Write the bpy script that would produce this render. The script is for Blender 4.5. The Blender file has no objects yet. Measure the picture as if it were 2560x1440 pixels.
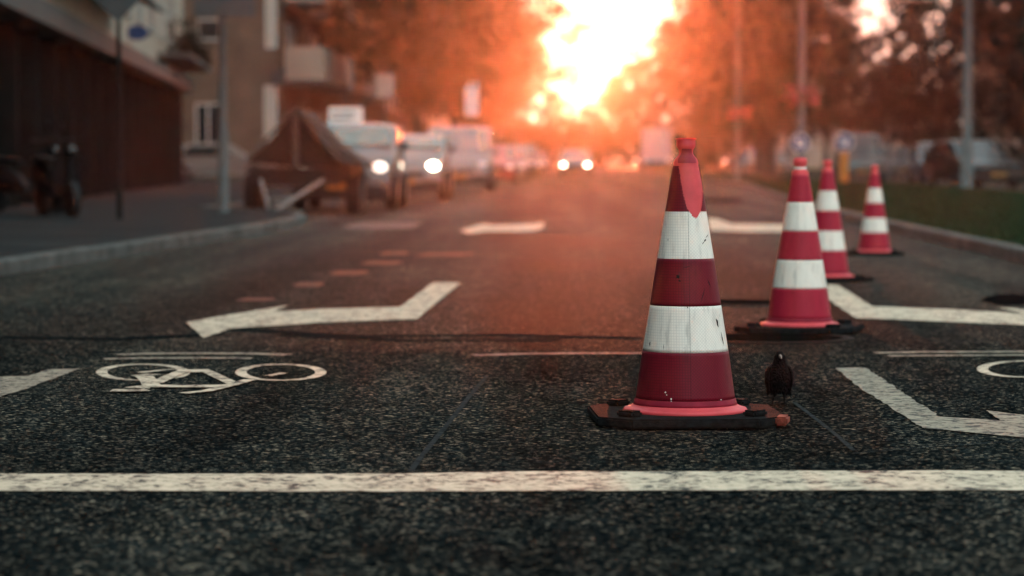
import bpy, bmesh, math, random
from mathutils import Vector, Matrix, noise
random.seed(7)
S = bpy.context.scene
COL = S.collection
# ------------------------------------------------------------------ camera
F_PX, HC = 6800.0, 0.85
cam_d = bpy.data.cameras.new('camera'); cam = bpy.data.objects.new('camera', cam_d); COL.objects.link(cam)
S.camera = cam
cam_d.sensor_width = 36.0; cam_d.lens = 36.0*F_PX/2560.0
cam_d.clip_start = 0.1; cam_d.clip_end = 6000
PITCH = math.atan(318/F_PX); YAW = math.atan(140/F_PX)
cam.location = (0, 0, HC)
cam.rotation_euler = (math.pi/2-PITCH, 0, YAW)
cam_d.dof.use_dof = True; cam_d.dof.focus_distance = 8.86; cam_d.dof.aperture_fstop = 2.8
CR = cam.rotation_euler.to_matrix()
def ray(px, py):
    return CR @ Vector(((px-1280)/F_PX, (720-py)/F_PX, -1.0))
def G(px, py, z=0.0):                     # where a pixel's ray meets height z
    r = ray(px, py); t = (z-HC)/r.z
    return Vector((r.x*t, r.y*t, z))
def P(px, py, d):                         # a pixel's ray at road distance d
    r = ray(px, py); t = d/r.y
    return Vector((r.x*t, d, HC+r.z*t))
# ------------------------------------------------------------------ light
CLOUD = 0.74
SUN_EL, SUN_AZ = math.radians(1.12), math.radians(0.15)
W = bpy.data.worlds.new('World'); S.world = W; W.use_nodes = True
wn = W.node_tree; wn.nodes.clear()
sky = wn.nodes.new('ShaderNodeTexSky'); sky.sky_type = 'NISHITA'; sky.sun_disc = False
sky.sun_elevation = SUN_EL; sky.sun_rotation = SUN_AZ
sky.air_density = 1.0; sky.dust_density = 0.3; sky.ozone_density = 1.5
bg = wn.nodes.new('ShaderNodeBackground'); bg.inputs['Strength'].default_value = 0.05
wo = wn.nodes.new('ShaderNodeOutputWorld')
hs = wn.nodes.new('ShaderNodeHueSaturation'); hs.inputs['Saturation'].default_value = 0.35
wn.links.new(sky.outputs[0], hs.inputs['Color']); wn.links.new(hs.outputs[0], bg.inputs['Color'])
# thin high cloud over that clear sky: brighter overhead than at the horizon, as overcast skies are
wtc = wn.nodes.new('ShaderNodeTexCoord'); wsp = wn.nodes.new('ShaderNodeSeparateXYZ'); wr = wn.nodes.new('ShaderNodeValToRGB')
wn.links.new(wtc.outputs['Generated'], wsp.inputs[0]); wn.links.new(wsp.outputs[2], wr.inputs[0])
we = wr.color_ramp.elements; we[0].position = 0.0; we[0].color = (.40, .34, .28, 1); we[1].position = 1.0; we[1].color = (.70, .92, .98, 1)
q = we.new(.10); q.color = (.34, .31, .275, 1); q = we.new(.35); q.color = (.52, .56, .56, 1)
bg2 = wn.nodes.new('ShaderNodeBackground'); bg2.inputs['Strength'].default_value = CLOUD
# added fill: cloud brightened behind the camera to light surfaces that face it
wb = wn.nodes.new('ShaderNodeMapRange'); wb.inputs['From Min'].default_value = -0.2; wb.inputs['From Max'].default_value = -1.0
wb.inputs['To Min'].default_value = 1.0; wb.inputs['To Max'].default_value = 2.7; wn.links.new(wsp.outputs[1], wb.inputs['Value'])
wsc = wn.nodes.new('ShaderNodeVectorMath'); wsc.operation = 'SCALE'
wn.links.new(wr.outputs[0], wsc.inputs[0]); wn.links.new(wb.outputs[0], wsc.inputs['Scale'])
wn.links.new(wsc.outputs[0], bg2.inputs['Color'])
wadd = wn.nodes.new('ShaderNodeAddShader'); wn.links.new(bg.outputs[0], wadd.inputs[0]); wn.links.new(bg2.outputs[0], wadd.inputs[1])
wn.links.new(wadd.outputs[0], wo.inputs['Surface'])
sl = bpy.data.lights.new('sun', 'SUN'); sun = bpy.data.objects.new('sun', sl); COL.objects.link(sun)
sl.energy = 4.5; sl.angle = math.radians(1.4); sl.color = (1.0, 0.19, 0.065)
sd = Vector((math.sin(SUN_AZ)*math.cos(SUN_EL), math.cos(SUN_AZ)*math.cos(SUN_EL), math.sin(SUN_EL)))
sun.rotation_euler = sd.to_track_quat('Z', 'Y').to_euler()
sun.location = (0, 40, 30)
S.view_settings.view_transform = 'Standard'; S.view_settings.look = 'None'
S.view_settings.exposure = 1.2; S.view_settings.gamma = 1.0
S.render.engine = 'CYCLES'
S.cycles.use_denoising = True
S.cycles.max_bounces = 6; S.cycles.volume_bounces = 1; S.cycles.transparent_max_bounces = 6
S.cycles.sample_clamp_indirect = 6.0
HAZE_DENSITY, HAZE_G = 0.00020, 0.925
# ------------------------------------------------------------------ materials
def nt(name):
    m = bpy.data.materials.new(name); m.use_nodes = True
    n = m.node_tree; b = n.nodes['Principled BSDF']
    return m, n, b
def N(n, t, **kw):
    x = n.nodes.new(t)
    for k, v in kw.items():
        if k in x.inputs: x.inputs[k].default_value = v
        else: setattr(x, k, v)
    return x
def c4(c): return (c[0], c[1], c[2], 1)
def ramp(n, src, stops):
    r = n.nodes.new('ShaderNodeValToRGB'); e = r.color_ramp.elements
    e[0].position, e[0].color = stops[0][0], c4(stops[0][1])
    e[1].position, e[1].color = stops[-1][0], c4(stops[-1][1])
    for p, c in stops[1:-1]:
        q = e.new(p); q.color = c4(c)
    n.links.new(src, r.inputs[0]); return r
def mat(name, col, rough=0.6, metal=0.0, var=0.25, scale=6.0, bump=0.0, spec=0.25, coat=0.0, bscale=None, emit=None, es=0):
    m, n, b = nt(name)
    tc = N(n, 'ShaderNodeTexCoord')
    nz = N(n, 'ShaderNodeTexNoise', Scale=scale, Detail=6.0, Roughness=0.6)
    n.links.new(tc.outputs['Object'], nz.inputs['Vector'])
    lo = [max(0, c*(1-var)) for c in col]; hi = [min(1, c*(1+var)) for c in col]
    r = ramp(n, nz.outputs['Fac'], [(0.3, lo), (0.7, hi)])
    n.links.new(r.outputs[0], b.inputs['Base Color'])
    b.inputs['Roughness'].default_value = rough; b.inputs['Metallic'].default_value = metal
    b.inputs['Specular IOR Level'].default_value = spec; b.inputs['Coat Weight'].default_value = coat
    if bump:
        n2 = N(n, 'ShaderNodeTexNoise', Scale=bscale or scale*6, Detail=4.0)
        n.links.new(tc.outputs['Object'], n2.inputs['Vector'])
        bp = N(n, 'ShaderNodeBump', Strength=bump, Distance=0.01)
        n.links.new(n2.outputs['Fac'], bp.inputs['Height']); n.links.new(bp.outputs[0], b.inputs['Normal'])
    if emit:
        b.inputs['Emission Color'].default_value = c4(emit); b.inputs['Emission Strength'].default_value = es
    return m
def asphalt_mat():
    m, n, b = nt('asphalt')
    tc = N(n, 'ShaderNodeTexCoord'); L = n.links.new
    mp = N(n, 'ShaderNodeMapping'); L(tc.outputs['Object'], mp.inputs['Vector'])
    v = N(n, 'ShaderNodeTexVoronoi', Scale=105.0); L(mp.outputs[0], v.inputs['Vector'])
    v2 = N(n, 'ShaderNodeTexVoronoi', Scale=52.0); L(mp.outputs[0], v2.inputs['Vector'])
    sep = N(n, 'ShaderNodeSeparateColor'); L(v.outputs['Color'], sep.inputs[0])
    sep2 = N(n, 'ShaderNodeSeparateColor'); L(v2.outputs['Color'], sep2.inputs[0])
    r1 = ramp(n, sep.outputs[0], [(0.0, (.004, .0065, .0075)), (0.6, (.009, .0125, .0138)), (0.84, (.025, .028, .027)), (1.0, (.20, .17, .13))])
    r2 = ramp(n, sep2.outputs[1], [(0.0, (.35, .36, .37)), (0.6, (.62, .62, .62)), (1.0, (1.6, 1.55, 1.45))])
    mul = N(n, 'ShaderNodeMixRGB', blend_type='MULTIPLY', Fac=1.0); L(r1.outputs[0], mul.inputs[1]); L(r2.outputs[0], mul.inputs[2])
    # large patches, tyre tracks and stains that belong to the surface
    nz = N(n, 'ShaderNodeTexNoise', Scale=0.55, Detail=5.0, Roughness=0.65)
    mp2 = N(n, 'ShaderNodeMapping'); mp2.inputs['Scale'].default_value = (1.0, 0.35, 1.0); L(tc.outputs['Object'], mp2.inputs['Vector'])
    L(mp2.outputs[0], nz.inputs['Vector'])
    r3 = ramp(n, nz.outputs['Fac'], [(0.30, (.45, .46, .47)), (0.5, (1, 1, 1)), (0.70, (1.6, 1.55, 1.45))])
    mul2 = N(n, 'ShaderNodeMixRGB', blend_type='MULTIPLY', Fac=1.0); L(mul.outputs[0], mul2.inputs[1]); L(r3.outputs[0], mul2.inputs[2])
    nz3 = N(n, 'ShaderNodeTexNoise', Scale=7.0, Detail=3.0); L(mp2.outputs[0], nz3.inputs['Vector'])
    r4 = ramp(n, nz3.outputs['Fac'], [(0.3, (.8, .8, .8)), (0.7, (1.2, 1.2, 1.2))])
    mul3 = N(n, 'ShaderNodeMixRGB', blend_type='MULTIPLY', Fac=1.0); L(mul2.outputs[0], mul3.inputs[1]); L(r4.outputs[0], mul3.inputs[2])
    L(mul3.outputs[0], b.inputs['Base Color'])
    inv = N(n, 'ShaderNodeMath', operation='MULTIPLY_ADD'); inv.inputs[1].default_value = -1.0; inv.inputs[2].default_value = 1.0
    L(v.outputs['Distance'], inv.inputs[0])
    add = N(n, 'ShaderNodeMath', operation='ADD'); L(inv.outputs[0], add.inputs[0]); L(sep2.outputs[0], add.inputs[1])
    bp = N(n, 'ShaderNodeBump', Strength=0.6, Distance=0.005); L(add.outputs[0], bp.inputs['Height']); L(bp.outputs[0], b.inputs['Normal'])
    # wheel tracks, worn a little paler by traffic
    sx_ = N(n, 'ShaderNodeSeparateXYZ'); L(tc.outputs['Object'], sx_.inputs[0])
    wv = N(n, 'ShaderNodeTexNoise', Scale=1.0, Detail=3.0); mw = N(n, 'ShaderNodeMapping'); mw.inputs['Scale'].default_value = (1.3, .035, 1.0)
    L(tc.outputs['Object'], mw.inputs['Vector']); L(mw.outputs[0], wv.inputs['Vector'])
    rw = ramp(n, wv.outputs['Fac'], [(.35, (.62, .63, .64)), (.5, (.95, .95, .95)), (.65, (1.5, 1.46, 1.4))])
    mul4 = N(n, 'ShaderNodeMixRGB', blend_type='MULTIPLY', Fac=1.0); L(mul3.outputs[0], mul4.inputs[1]); L(rw.outputs[0], mul4.inputs[2]); mul3 = mul4
    rr = ramp(n, nz.outputs['Fac'], [(0.3, (.7,)*3), (0.7, (.9,)*3)]); L(rr.outputs[0], b.inputs['Roughness'])
    # glare on the far road painted in: colour pales and gloss rises with distance
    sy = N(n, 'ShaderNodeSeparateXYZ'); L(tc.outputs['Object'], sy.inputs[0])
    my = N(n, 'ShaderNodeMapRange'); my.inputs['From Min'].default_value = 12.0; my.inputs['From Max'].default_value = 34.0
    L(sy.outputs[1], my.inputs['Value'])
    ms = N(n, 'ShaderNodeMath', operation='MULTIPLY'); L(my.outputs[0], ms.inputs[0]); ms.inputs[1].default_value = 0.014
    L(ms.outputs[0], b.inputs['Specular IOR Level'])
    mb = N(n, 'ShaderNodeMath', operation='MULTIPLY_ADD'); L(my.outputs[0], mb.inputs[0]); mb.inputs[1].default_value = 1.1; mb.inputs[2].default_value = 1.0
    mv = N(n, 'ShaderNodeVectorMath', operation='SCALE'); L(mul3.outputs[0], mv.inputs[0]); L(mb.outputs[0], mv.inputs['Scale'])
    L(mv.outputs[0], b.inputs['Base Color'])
    return m
def paint_mat(name, col=(.66, .54, .40), wear=0.48, ws=9.0):
    m, n, b = nt(name); L = n.links.new
    tc = N(n, 'ShaderNodeTexCoord')
    v = N(n, 'ShaderNodeTexVoronoi', Scale=60.0); L(tc.outputs['Object'], v.inputs['Vector'])
    nz = N(n, 'ShaderNodeTexNoise', Scale=ws, Detail=7.0, Roughness=0.75); L(tc.outputs['Object'], nz.inputs['Vector'])
    sep = N(n, 'ShaderNodeSeparateColor'); L(v.outputs['Color'], sep.inputs[0])
    mix = N(n, 'ShaderNodeMath', operation='MULTIPLY_ADD'); L(sep.outputs[0], mix.inputs[0]); mix.inputs[1].default_value = 0.22; L(nz.outputs['Fac'], mix.inputs[2])
    r = ramp(n, mix.outputs[0], [(wear, (.05, .05, .048)), (wear+.10, [c*.72 for c in col]), (wear+.3, col)])
    L(r.outputs[0], b.inputs['Base Color'])
    bp = N(n, 'ShaderNodeBump', Strength=0.5, Distance=0.003); L(v.outputs['Distance'], bp.inputs['Height']); L(bp.outputs[0], b.inputs['Normal'])
    b.inputs['Roughness'].default_value = 0.8; b.inputs['Specular IOR Level'].default_value = 0.03
    return m
def band_mat(name, col, line, patch=False, weave=0.35):
    """retroreflective sheeting: fine honeycomb grid, scuffs; uv in metres round / up the cone"""
    m, n, b = nt(name); L = n.links.new
    uv = N(n, 'ShaderNodeUVMap')
    sp = N(n, 'ShaderNodeSeparateXYZ'); L(uv.outputs[0], sp.inputs[0])
    def wave(src_a, src_b, k, sign):
        a = N(n, 'ShaderNodeMath', operation='MULTIPLY'); L(src_a, a.inputs[0]); a.inputs[1].default_value = k
        if src_b is not None:
            q = N(n, 'ShaderNodeMath', operation='MULTIPLY_ADD'); L(src_b, q.inputs[0]); q.inputs[1].default_value = sign*k; L(a.outputs[0], q.inputs[2]); a = q
        f = N(n, 'ShaderNodeMath', operation='FRACT'); L(a.outputs[0], f.inputs[0])
        g = N(n, 'ShaderNodeMath', operation='LESS_THAN'); L(f.outputs[0], g.inputs[0]); g.inputs[1].default_value = 0.22
        return g
    k1, k2 = 112.0, 92.0
    a1 = wave(sp.outputs[0], None, k1, 0); a2 = wave(sp.outputs[1], None, k1, 0)
    mx1 = N(n, 'ShaderNodeMath', operation='MAXIMUM'); L(a1.outputs[0], mx1.inputs[0]); L(a2.outputs[0], mx1.inputs[1])
    b1 = wave(sp.outputs[0], sp.outputs[1], k2, 1); b2 = wave(sp.outputs[0], sp.outputs[1], k2, -1)
    mx2 = N(n, 'ShaderNodeMath', operation='MAXIMUM'); L(b1.outputs[0], mx2.inputs[0]); L(b2.outputs[0], mx2.inputs[1])
    half = N(n, 'ShaderNodeMath', operation='GREATER_THAN'); L(sp.outputs[0], half.inputs[0]); half.inputs[1].default_value = 0.0
    grid = N(n, 'ShaderNodeMix', data_type='FLOAT'); L(half.outputs[0], grid.inputs[0]); L(mx1.outputs[0], grid.inputs[2]); L(mx2.outputs[0], grid.inputs[3])
    tc = N(n, 'ShaderNodeTexCoord')
    mp = N(n, 'ShaderNodeMapping'); mp.inputs['Scale'].default_value = (1, 1, .12); L(tc.outputs['Object'], mp.inputs['Vector'])
    nz = N(n, 'ShaderNodeTexNoise', Scale=42.0, Detail=5.0, Roughness=0.6); L(mp.outputs[0], nz.inputs['Vector'])
    r = ramp(n, nz.outputs['Fac'], [(0.32, [c*.66 for c in col]), (0.47, [c*.92 for c in col]), (0.68, col)])
    mm = N(n, 'ShaderNodeMixRGB', blend_type='MIX'); mm.inputs[2].default_value = c4(line)
    gf = N(n, 'ShaderNodeMath', operation='MULTIPLY'); L(grid.outputs[0], gf.inputs[0]); gf.inputs[1].default_value = weave
    L(gf.outputs[0], mm.inputs[0]); L(r.outputs[0], mm.inputs[1])
    # scuffs and tears
    ns = N(n, 'ShaderNodeTexNoise', Scale=13.0, Detail=8.0, Roughness=0.72); mp3 = N(n, 'ShaderNodeMapping'); mp3.inputs['Rotation'].default_value = (0.3, 0.7, 0.2); mp3.inputs['Scale'].default_value = (1, 1, .45)
    L(tc.outputs['Object'], mp3.inputs['Vector']); L(mp3.outputs[0], ns.inputs['Vector'])
    rs = ramp(n, ns.outputs['Fac'], [(0.655, (0, 0, 0)), (0.67, (1, 1, 1))])
    m3 = N(n, 'ShaderNodeMixRGB', blend_type='MIX'); m3.inputs[2].default_value = (.035, .03, .035, 1)
    L(rs.outputs[0], m3.inputs[0]); L(mm.outputs[0], m3.inputs[1])
    out = m3.outputs[0]
    # the seam where the sheet overlaps
    sm = N(n, 'ShaderNodeMath', operation='ABSOLUTE'); L(sp.outputs[0], sm.inputs[0])
    sl_ = N(n, 'ShaderNodeMath', operation='LESS_THAN'); L(sm.outputs[0], sl_.inputs[0]); sl_.inputs[1].default_value = 0.0011
    m4 = N(n, 'ShaderNodeMixRGB', blend_type='MULTIPLY'); m4.inputs[2].default_value = (.5, .5, .5, 1)
    L(sl_.outputs[0], m4.inputs[0]); L(out, m4.inputs[1]); out = m4.outputs[0]
    L(out, b.inputs['Base Color'])
    b.inputs['Roughness'].default_value = 0.42; b.inputs['Specular IOR Level'].default_value = 0.12
    bp = N(n, 'ShaderNodeBump', Strength=0.25, Distance=0.001); L(grid.outputs[0], bp.inputs['Height']); L(bp.outputs[0], b.inputs['Normal'])
    return m
def brick_mat(name, c1, c2, mortar, scale=1.0):
    m, n, b = nt(name); L = n.links.new
    tc = N(n, 'ShaderNodeTexCoord'); mp = N(n, 'ShaderNodeMapping'); L(tc.outputs['Object'], mp.inputs['Vector'])
    sp = N(n, 'ShaderNodeSeparateXYZ'); L(mp.outputs[0], sp.inputs[0])
    ad = N(n, 'ShaderNodeMath', operation='ADD'); L(sp.outputs[0], ad.inputs[0]); L(sp.outputs[1], ad.inputs[1])
    cb = N(n, 'ShaderNodeCombineXYZ'); L(ad.outputs[0], cb.inputs[0]); L(sp.outputs[2], cb.inputs[1])
    br = N(n, 'ShaderNodeTexBrick'); br.inputs['Scale'].default_value = scale
    br.inputs['Color1'].default_value = c4(c1); br.inputs['Color2'].default_value = c4(c2); br.inputs['Mortar'].default_value = c4(mortar)
    br.inputs['Brick Width'].default_value = .22; br.inputs['Row Height'].default_value = .065; br.inputs['Mortar Size'].default_value = .01
    L(cb.outputs[0], br.inputs['Vector'])
    nz = N(n, 'ShaderNodeTexNoise', Scale=0.8, Detail=6.0); L(tc.outputs['Object'], nz.inputs['Vector'])
    r = ramp(n, nz.outputs['Fac'], [(.3, (.7, .7, .7)), (.7, (1.2, 1.2, 1.2))])
    mu = N(n, 'ShaderNodeMixRGB', blend_type='MULTIPLY', Fac=1.0); L(br.outputs[0], mu.inputs[1]); L(r.outputs[0], mu.inputs[2])
    L(mu.outputs[0], b.inputs['Base Color']); b.inputs['Roughness'].default_value = .9; b.inputs['Specular IOR Level'].default_value = .02
    return m
def leaf_mat(name, col, trans):
    m, n, b = nt(name); L = n.links.new
    oi = N(n, 'ShaderNodeNewGeometry')
    r = ramp(n, oi.outputs['Random Per Island'], [(0, [c*.55 for c in col]), (.5, col), (1, [min(1, c*1.6) for c in col])])
    L(r.outputs[0], b.inputs['Base Color']); b.inputs['Roughness'].default_value = .6; b.inputs['Specular IOR Level'].default_value = .08
    t = N(n, 'ShaderNodeBsdfTranslucent'); t.inputs[0].default_value = c4(trans)
    mx = N(n, 'ShaderNodeMixShader'); mx.inputs[0].default_value = .3
    L(b.outputs[0], mx.inputs[1]); L(t.outputs[0], mx.inputs[2])
    L(mx.outputs[0], n.nodes['Material Output'].inputs['Surface'])
    return m
M = {}
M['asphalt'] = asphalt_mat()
M['paint'] = paint_mat('road_paint')
M['paint_worn'] = paint_mat('worn_road_paint', (.34, .29, .22), 0.50, 14.0)
M['paint_faint'] = paint_mat('faint_road_paint', (.24, .21, .18), 0.58, 10.0)
M['brickdash'] = paint_mat('red_brick_marking', (.17, .065, .04), 0.52, 8.0)
M['sealant'] = mat('joint_sealant', (.022, .026, .028), .9, var=.6, scale=30, spec=.0)
M['tar'] = mat('fresh_tar', (.0022, .0035, .004), .9, var=.4, scale=20, bump=.3, spec=0)
M['skid'] = mat('tyre_mark', (.007, .009, .0095), .95, var=.7, scale=40, spec=0)
M['iron'] = mat('cast_iron', (.006, .007, .007), .8, metal=.2, var=.4, scale=30, bump=.4, spec=.05)
M['kerb'] = mat('kerb_stone', (.075, .075, .07), .85, var=.5, scale=3, bump=.5, spec=.1)
M['paving'] = brick_mat('paving_tiles', (.018, .021, .022), (.026, .028, .028), (.01, .011, .011), .35)
M['soil'] = mat('ground_earth', (.055, .05, .04), .95, var=.4, scale=.5)
M['lawn'] = mat('lawn', (.006, .021, .010), .95, spec=.01, var=.45, scale=1.5, bump=.6, bscale=60)
M['blade'] = leaf_mat('grass_blades', (.010, .030, .012), (.015, .035, .01))
M['leafA'] = leaf_mat('leaves_mid', (.022, .022, .010), (.10, .055, .02))
M['leafB'] = leaf_mat('leaves_dark', (.007, .010, .006), (.006, .007, .004))
M['bark'] = mat('bark', (.05, .04, .032), .9, var=.4, scale=4, bump=.8)
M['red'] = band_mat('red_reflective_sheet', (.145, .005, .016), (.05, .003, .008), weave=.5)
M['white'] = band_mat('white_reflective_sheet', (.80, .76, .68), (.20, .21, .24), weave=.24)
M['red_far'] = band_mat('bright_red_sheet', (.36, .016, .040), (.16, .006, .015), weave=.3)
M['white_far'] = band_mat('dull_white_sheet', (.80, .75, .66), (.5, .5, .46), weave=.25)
M['salmon'] = mat('fluorescent_plastic', (.55, .055, .065), .5, var=.12, scale=18, bump=.06, bscale=200)
M['baseshade'] = mat('shaded_red_plastic', (.20, .012, .028), .55, var=.2, scale=20, spec=.1)
M['neckshade'] = mat('dark_red_neck_shade', (.24, .012, .022), .55, var=.2, scale=30)
M['rubber'] = mat('recycled_rubber', (.008, .010, .011), .9, spec=.015, var=.6, scale=45, bump=.35, bscale=260)
M['crow'] = mat('black_feathers', (.0045, .004, .0045), .7, var=.7, scale=120, bump=.9, bscale=220, spec=.03)
M['beak'] = mat('horn_beak', (.14, .11, .09), .4, var=.3, scale=60)
M['eye'] = mat('eye', (.02, .015, .01), .1)
M['galv'] = mat('galvanised_steel', (.07, .078, .078), .7, metal=.1, var=.2, scale=3)
M['signback'] = mat('sign_back', (.055, .062, .065), .7, metal=.2, var=.15)
M['signwhite'] = mat('sign_white', (.75, .73, .70), .5, var=.06)
M['signblue'] = mat('sign_blue', (.012, .035, .11), .4, var=.1)
M['orange'] = mat('orange_yellow_post', (.42, .15, .025), .5, var=.1)
M['flowers'] = mat('pink_flowers', (.60, .10, .14), .7, var=.5, scale=12)
M['flowerleaf'] = leaf_mat('basket_leaves', (.05, .08, .02), (.1, .12, .03))
M['cream'] = mat('cream_render', (.33, .28, .22), .85, var=.12, scale=.7)
M['fascia'] = mat('grey_fascia', (.06, .058, .055), .7, var=.2, scale=1)
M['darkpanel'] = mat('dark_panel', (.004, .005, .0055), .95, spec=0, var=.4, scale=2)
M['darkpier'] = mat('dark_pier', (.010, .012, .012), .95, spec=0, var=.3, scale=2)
M['glass'] = mat('window_glass', (.01, .011, .012), .12, var=.2, spec=.4)
M['frame'] = mat('window_frame', (.34, .31, .28), .6, var=.1)
M['curtain'] = mat('pale_curtain', (.27, .23, .19), .8, var=.15, scale=5)
M['brickbrown'] = brick_mat('brown_brick', (.085, .052, .036), (.072, .044, .03), (.09, .07, .055))
M['brickred'] = brick_mat('red_brown_brick', (.09, .042, .026), (.075, .036, .022), (.09, .07, .055))
M['balcony'] = mat('balcony_panel', (.27, .21, .165), .7, var=.1, scale=1)
M['roof'] = mat('roof_tiles', (.07, .045, .038), .8, var=.3, scale=2)
M['awning'] = mat('awning_cloth', (.05, .055, .06), .9, var=.2)
M['tyre'] = mat('tyre_rubber', (.012, .012, .013), .8, var=.3, scale=20)
M['rim'] = mat('wheel_rim', (.12, .12, .12), .35, metal=.8, var=.1)
M['tarp'] = mat('brown_tarpaulin', (.016, .009, .007), .9, var=.35, scale=3, bump=.5, bscale=9)
M['tarpedge'] = mat('tarp_strap', (.055, .038, .03), .7, var=.2, scale=5)
M['trailerbed'] = mat('trailer_frame', (.011, .009, .008), .6, var=.3, scale=5)
M['lampglass'] = mat('headlight_glass', (.6, .6, .6), .15, var=.05, spec=.8)
M['lit'] = mat('lit_headlight', (1, .95, .85), .3, var=0, emit=(1, .86, .66), es=9.0)
M['lit_dim'] = mat('dim_headlight', (1, .95, .85), .3, var=0, emit=(1, .86, .70), es=1.1)
M['plate'] = mat('number_plate', (.22, .12, .03), .5, var=.1)
M['trim'] = mat('black_trim', (.02, .02, .02), .5, var=.2)
def car_paint(name, c): return mat(name, c, .35, metal=.1, var=.05, coat=.4, scale=1)
M['car_white'] = car_paint('white_car_paint', (.14, .125, .115))
M['car_silver'] = car_paint('silver_car_paint', (.07, .07, .07))
M['car_black'] = car_paint('black_car_paint', (.006, .0065, .0075))
M['car_red'] = car_paint('dark_red_car_paint', (.16, .03, .02))
M['car_blue'] = car_paint('blue_grey_car_paint', (.03, .038, .05))
# ------------------------------------------------------------------ mesh helpers
def link(name, bm, m, parent=None, smooth=False):
    me = bpy.data.meshes.new(name); bm.normal_update(); bm.to_mesh(me); bm.free()
    ms = m if isinstance(m, (list, tuple)) else [m]
    for x in ms: me.materials.append(x)
    if smooth:
        for p in me.polygons: p.use_smooth = True
    o = bpy.data.objects.new(name, me); COL.objects.link(o)
    if parent is not None: o.parent = parent
    return o
def tag(o, label=None, cat=None, group=None, kind=None):
    if label: o['label'] = label
    if cat: o['category'] = cat
    if group: o['group'] = group
    if kind: o['kind'] = kind
    return o
def thing(name, label, cat, loc=(0, 0, 0), rz=0, group=None):
    o = bpy.data.objects.new(name, None); COL.objects.link(o); o.empty_display_size = .2
    o.location = loc; o.rotation_euler = (0, 0, rz)
    return tag(o, label, cat, group)
def copy_tree(o, parent=None):
    c = o.copy(); COL.objects.link(c); c.parent = parent
    for ch in o.children: copy_tree(ch, c)
    return c
def box(bm, lo, hi, rz=0.0, bev=0.0, mi=0):
    lo, hi = Vector(lo), Vector(hi); cc = (lo+hi)/2; s = hi-lo
    r = bmesh.ops.create_cube(bm, size=1.0, matrix=Matrix.Translation(cc) @ Matrix.Rotation(rz, 4, 'Z') @ Matrix.Diagonal((s.x, s.y, s.z, 1)))
    fs = set(f for v in r['verts'] for f in v.link_faces)
    for f in fs: f.material_index = mi
    if bev:
        es = set(e for v in r['verts'] for e in v.link_edges)
        g = bmesh.ops.bevel(bm, geom=list(es), offset=bev, segments=2, affect='EDGES')
        for f in g['faces']: f.material_index = mi
    return r
def tube(bm, pts, rad, seg=10, cap=True, mi=0):
    pts = [Vector(p) for p in pts]
    rads = rad if isinstance(rad, (list, tuple)) else [rad]*len(pts)
    rings = []
    up = Vector((0, 0, 1))
    for i, p in enumerate(pts):
        t = (pts[min(i+1, len(pts)-1)]-pts[max(i-1, 0)]).normalized()
        a = t.cross(up if abs(t.z) < .95 else Vector((1, 0, 0))).normalized(); b = t.cross(a).normalized()
        rings.append([bm.verts.new(p+(a*math.cos(2*math.pi*k/seg)+b*math.sin(2*math.pi*k/seg))*rads[i]) for k in range(seg)])
    for i in range(len(rings)-1):
        for k in range(seg):
            f = bm.faces.new((rings[i][k], rings[i][(k+1) % seg], rings[i+1][(k+1) % seg], rings[i+1][k])); f.material_index = mi; f.smooth = True
    if cap:
        f = bm.faces.new(rings[0]); f.material_index = mi
        f = bm.faces.new(list(reversed(rings[-1]))); f.material_index = mi
def lathe(bm, prof, seg=96, close_top=False, close_bottom=False, mi=0, uvm=False, zig=None):
    uvl = bm.loops.layers.uv.verify() if uvm else None
    rings = []
    for r, z in prof:
        rings.append([bm.verts.new((r*math.sin(2*math.pi*k/seg), -r*math.cos(2*math.pi*k/seg), z)) for k in range(seg)])
    for i in range(len(rings)-1):
        for k in range(seg):
            f = bm.faces.new((rings[i][k], rings[i][(k+1) % seg], rings[i+1][(k+1) % seg], rings[i+1][k])); f.material_index = mi; f.smooth = True
            if uvm:
                k0 = k if k < seg/2 else k-seg
                rm = (prof[i][0]+prof[i+1][0])/2
                for lp, (kk, j) in zip(f.loops, ((k0, i), (k0+1, i), (k0+1, i+1), (k0, i+1))):
                    lp[uvl].uv = (2*math.pi*kk/seg*rm+1e-5, prof[j][1])
    if close_top: bm.faces.new(rings[-1])
    if close_bottom: bm.faces.new(list(reversed(rings[0])))
def prism(bm, pts, z0, z1, mi=0):
    a = [bm.verts.new((p[0], p[1], z0)) for p in pts]; b = [bm.verts.new((p[0], p[1], z1)) for p in pts]
    n = len(pts)
    area = sum(pts[i][0]*pts[(i+1) % n][1]-pts[(i+1) % n][0]*pts[i][1] for i in range(n))
    if area < 0: a.reverse(); b.reverse()
    fs = [bm.faces.new(b), bm.faces.new(list(reversed(a)))]
    for i in range(n): fs.append(bm.faces.new((a[i], a[(i+1) % n], b[(i+1) % n], b[i])))
    for f in fs: f.material_index = mi
def loft(bm, rings, cap=True, mi=0):
    vr = [[bm.verts.new(p) for p in r] for r in rings]
    n = len(vr[0])
    for i in range(len(vr)-1):
        for k in range(n):
            f = bm.faces.new((vr[i][k], vr[i][(k+1) % n], vr[i+1][(k+1) % n], vr[i+1][k])); f.smooth = True; f.material_index = mi
    if cap:
        bm.faces.new(vr[0]); bm.faces.new(list(reversed(vr[-1])))
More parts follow.
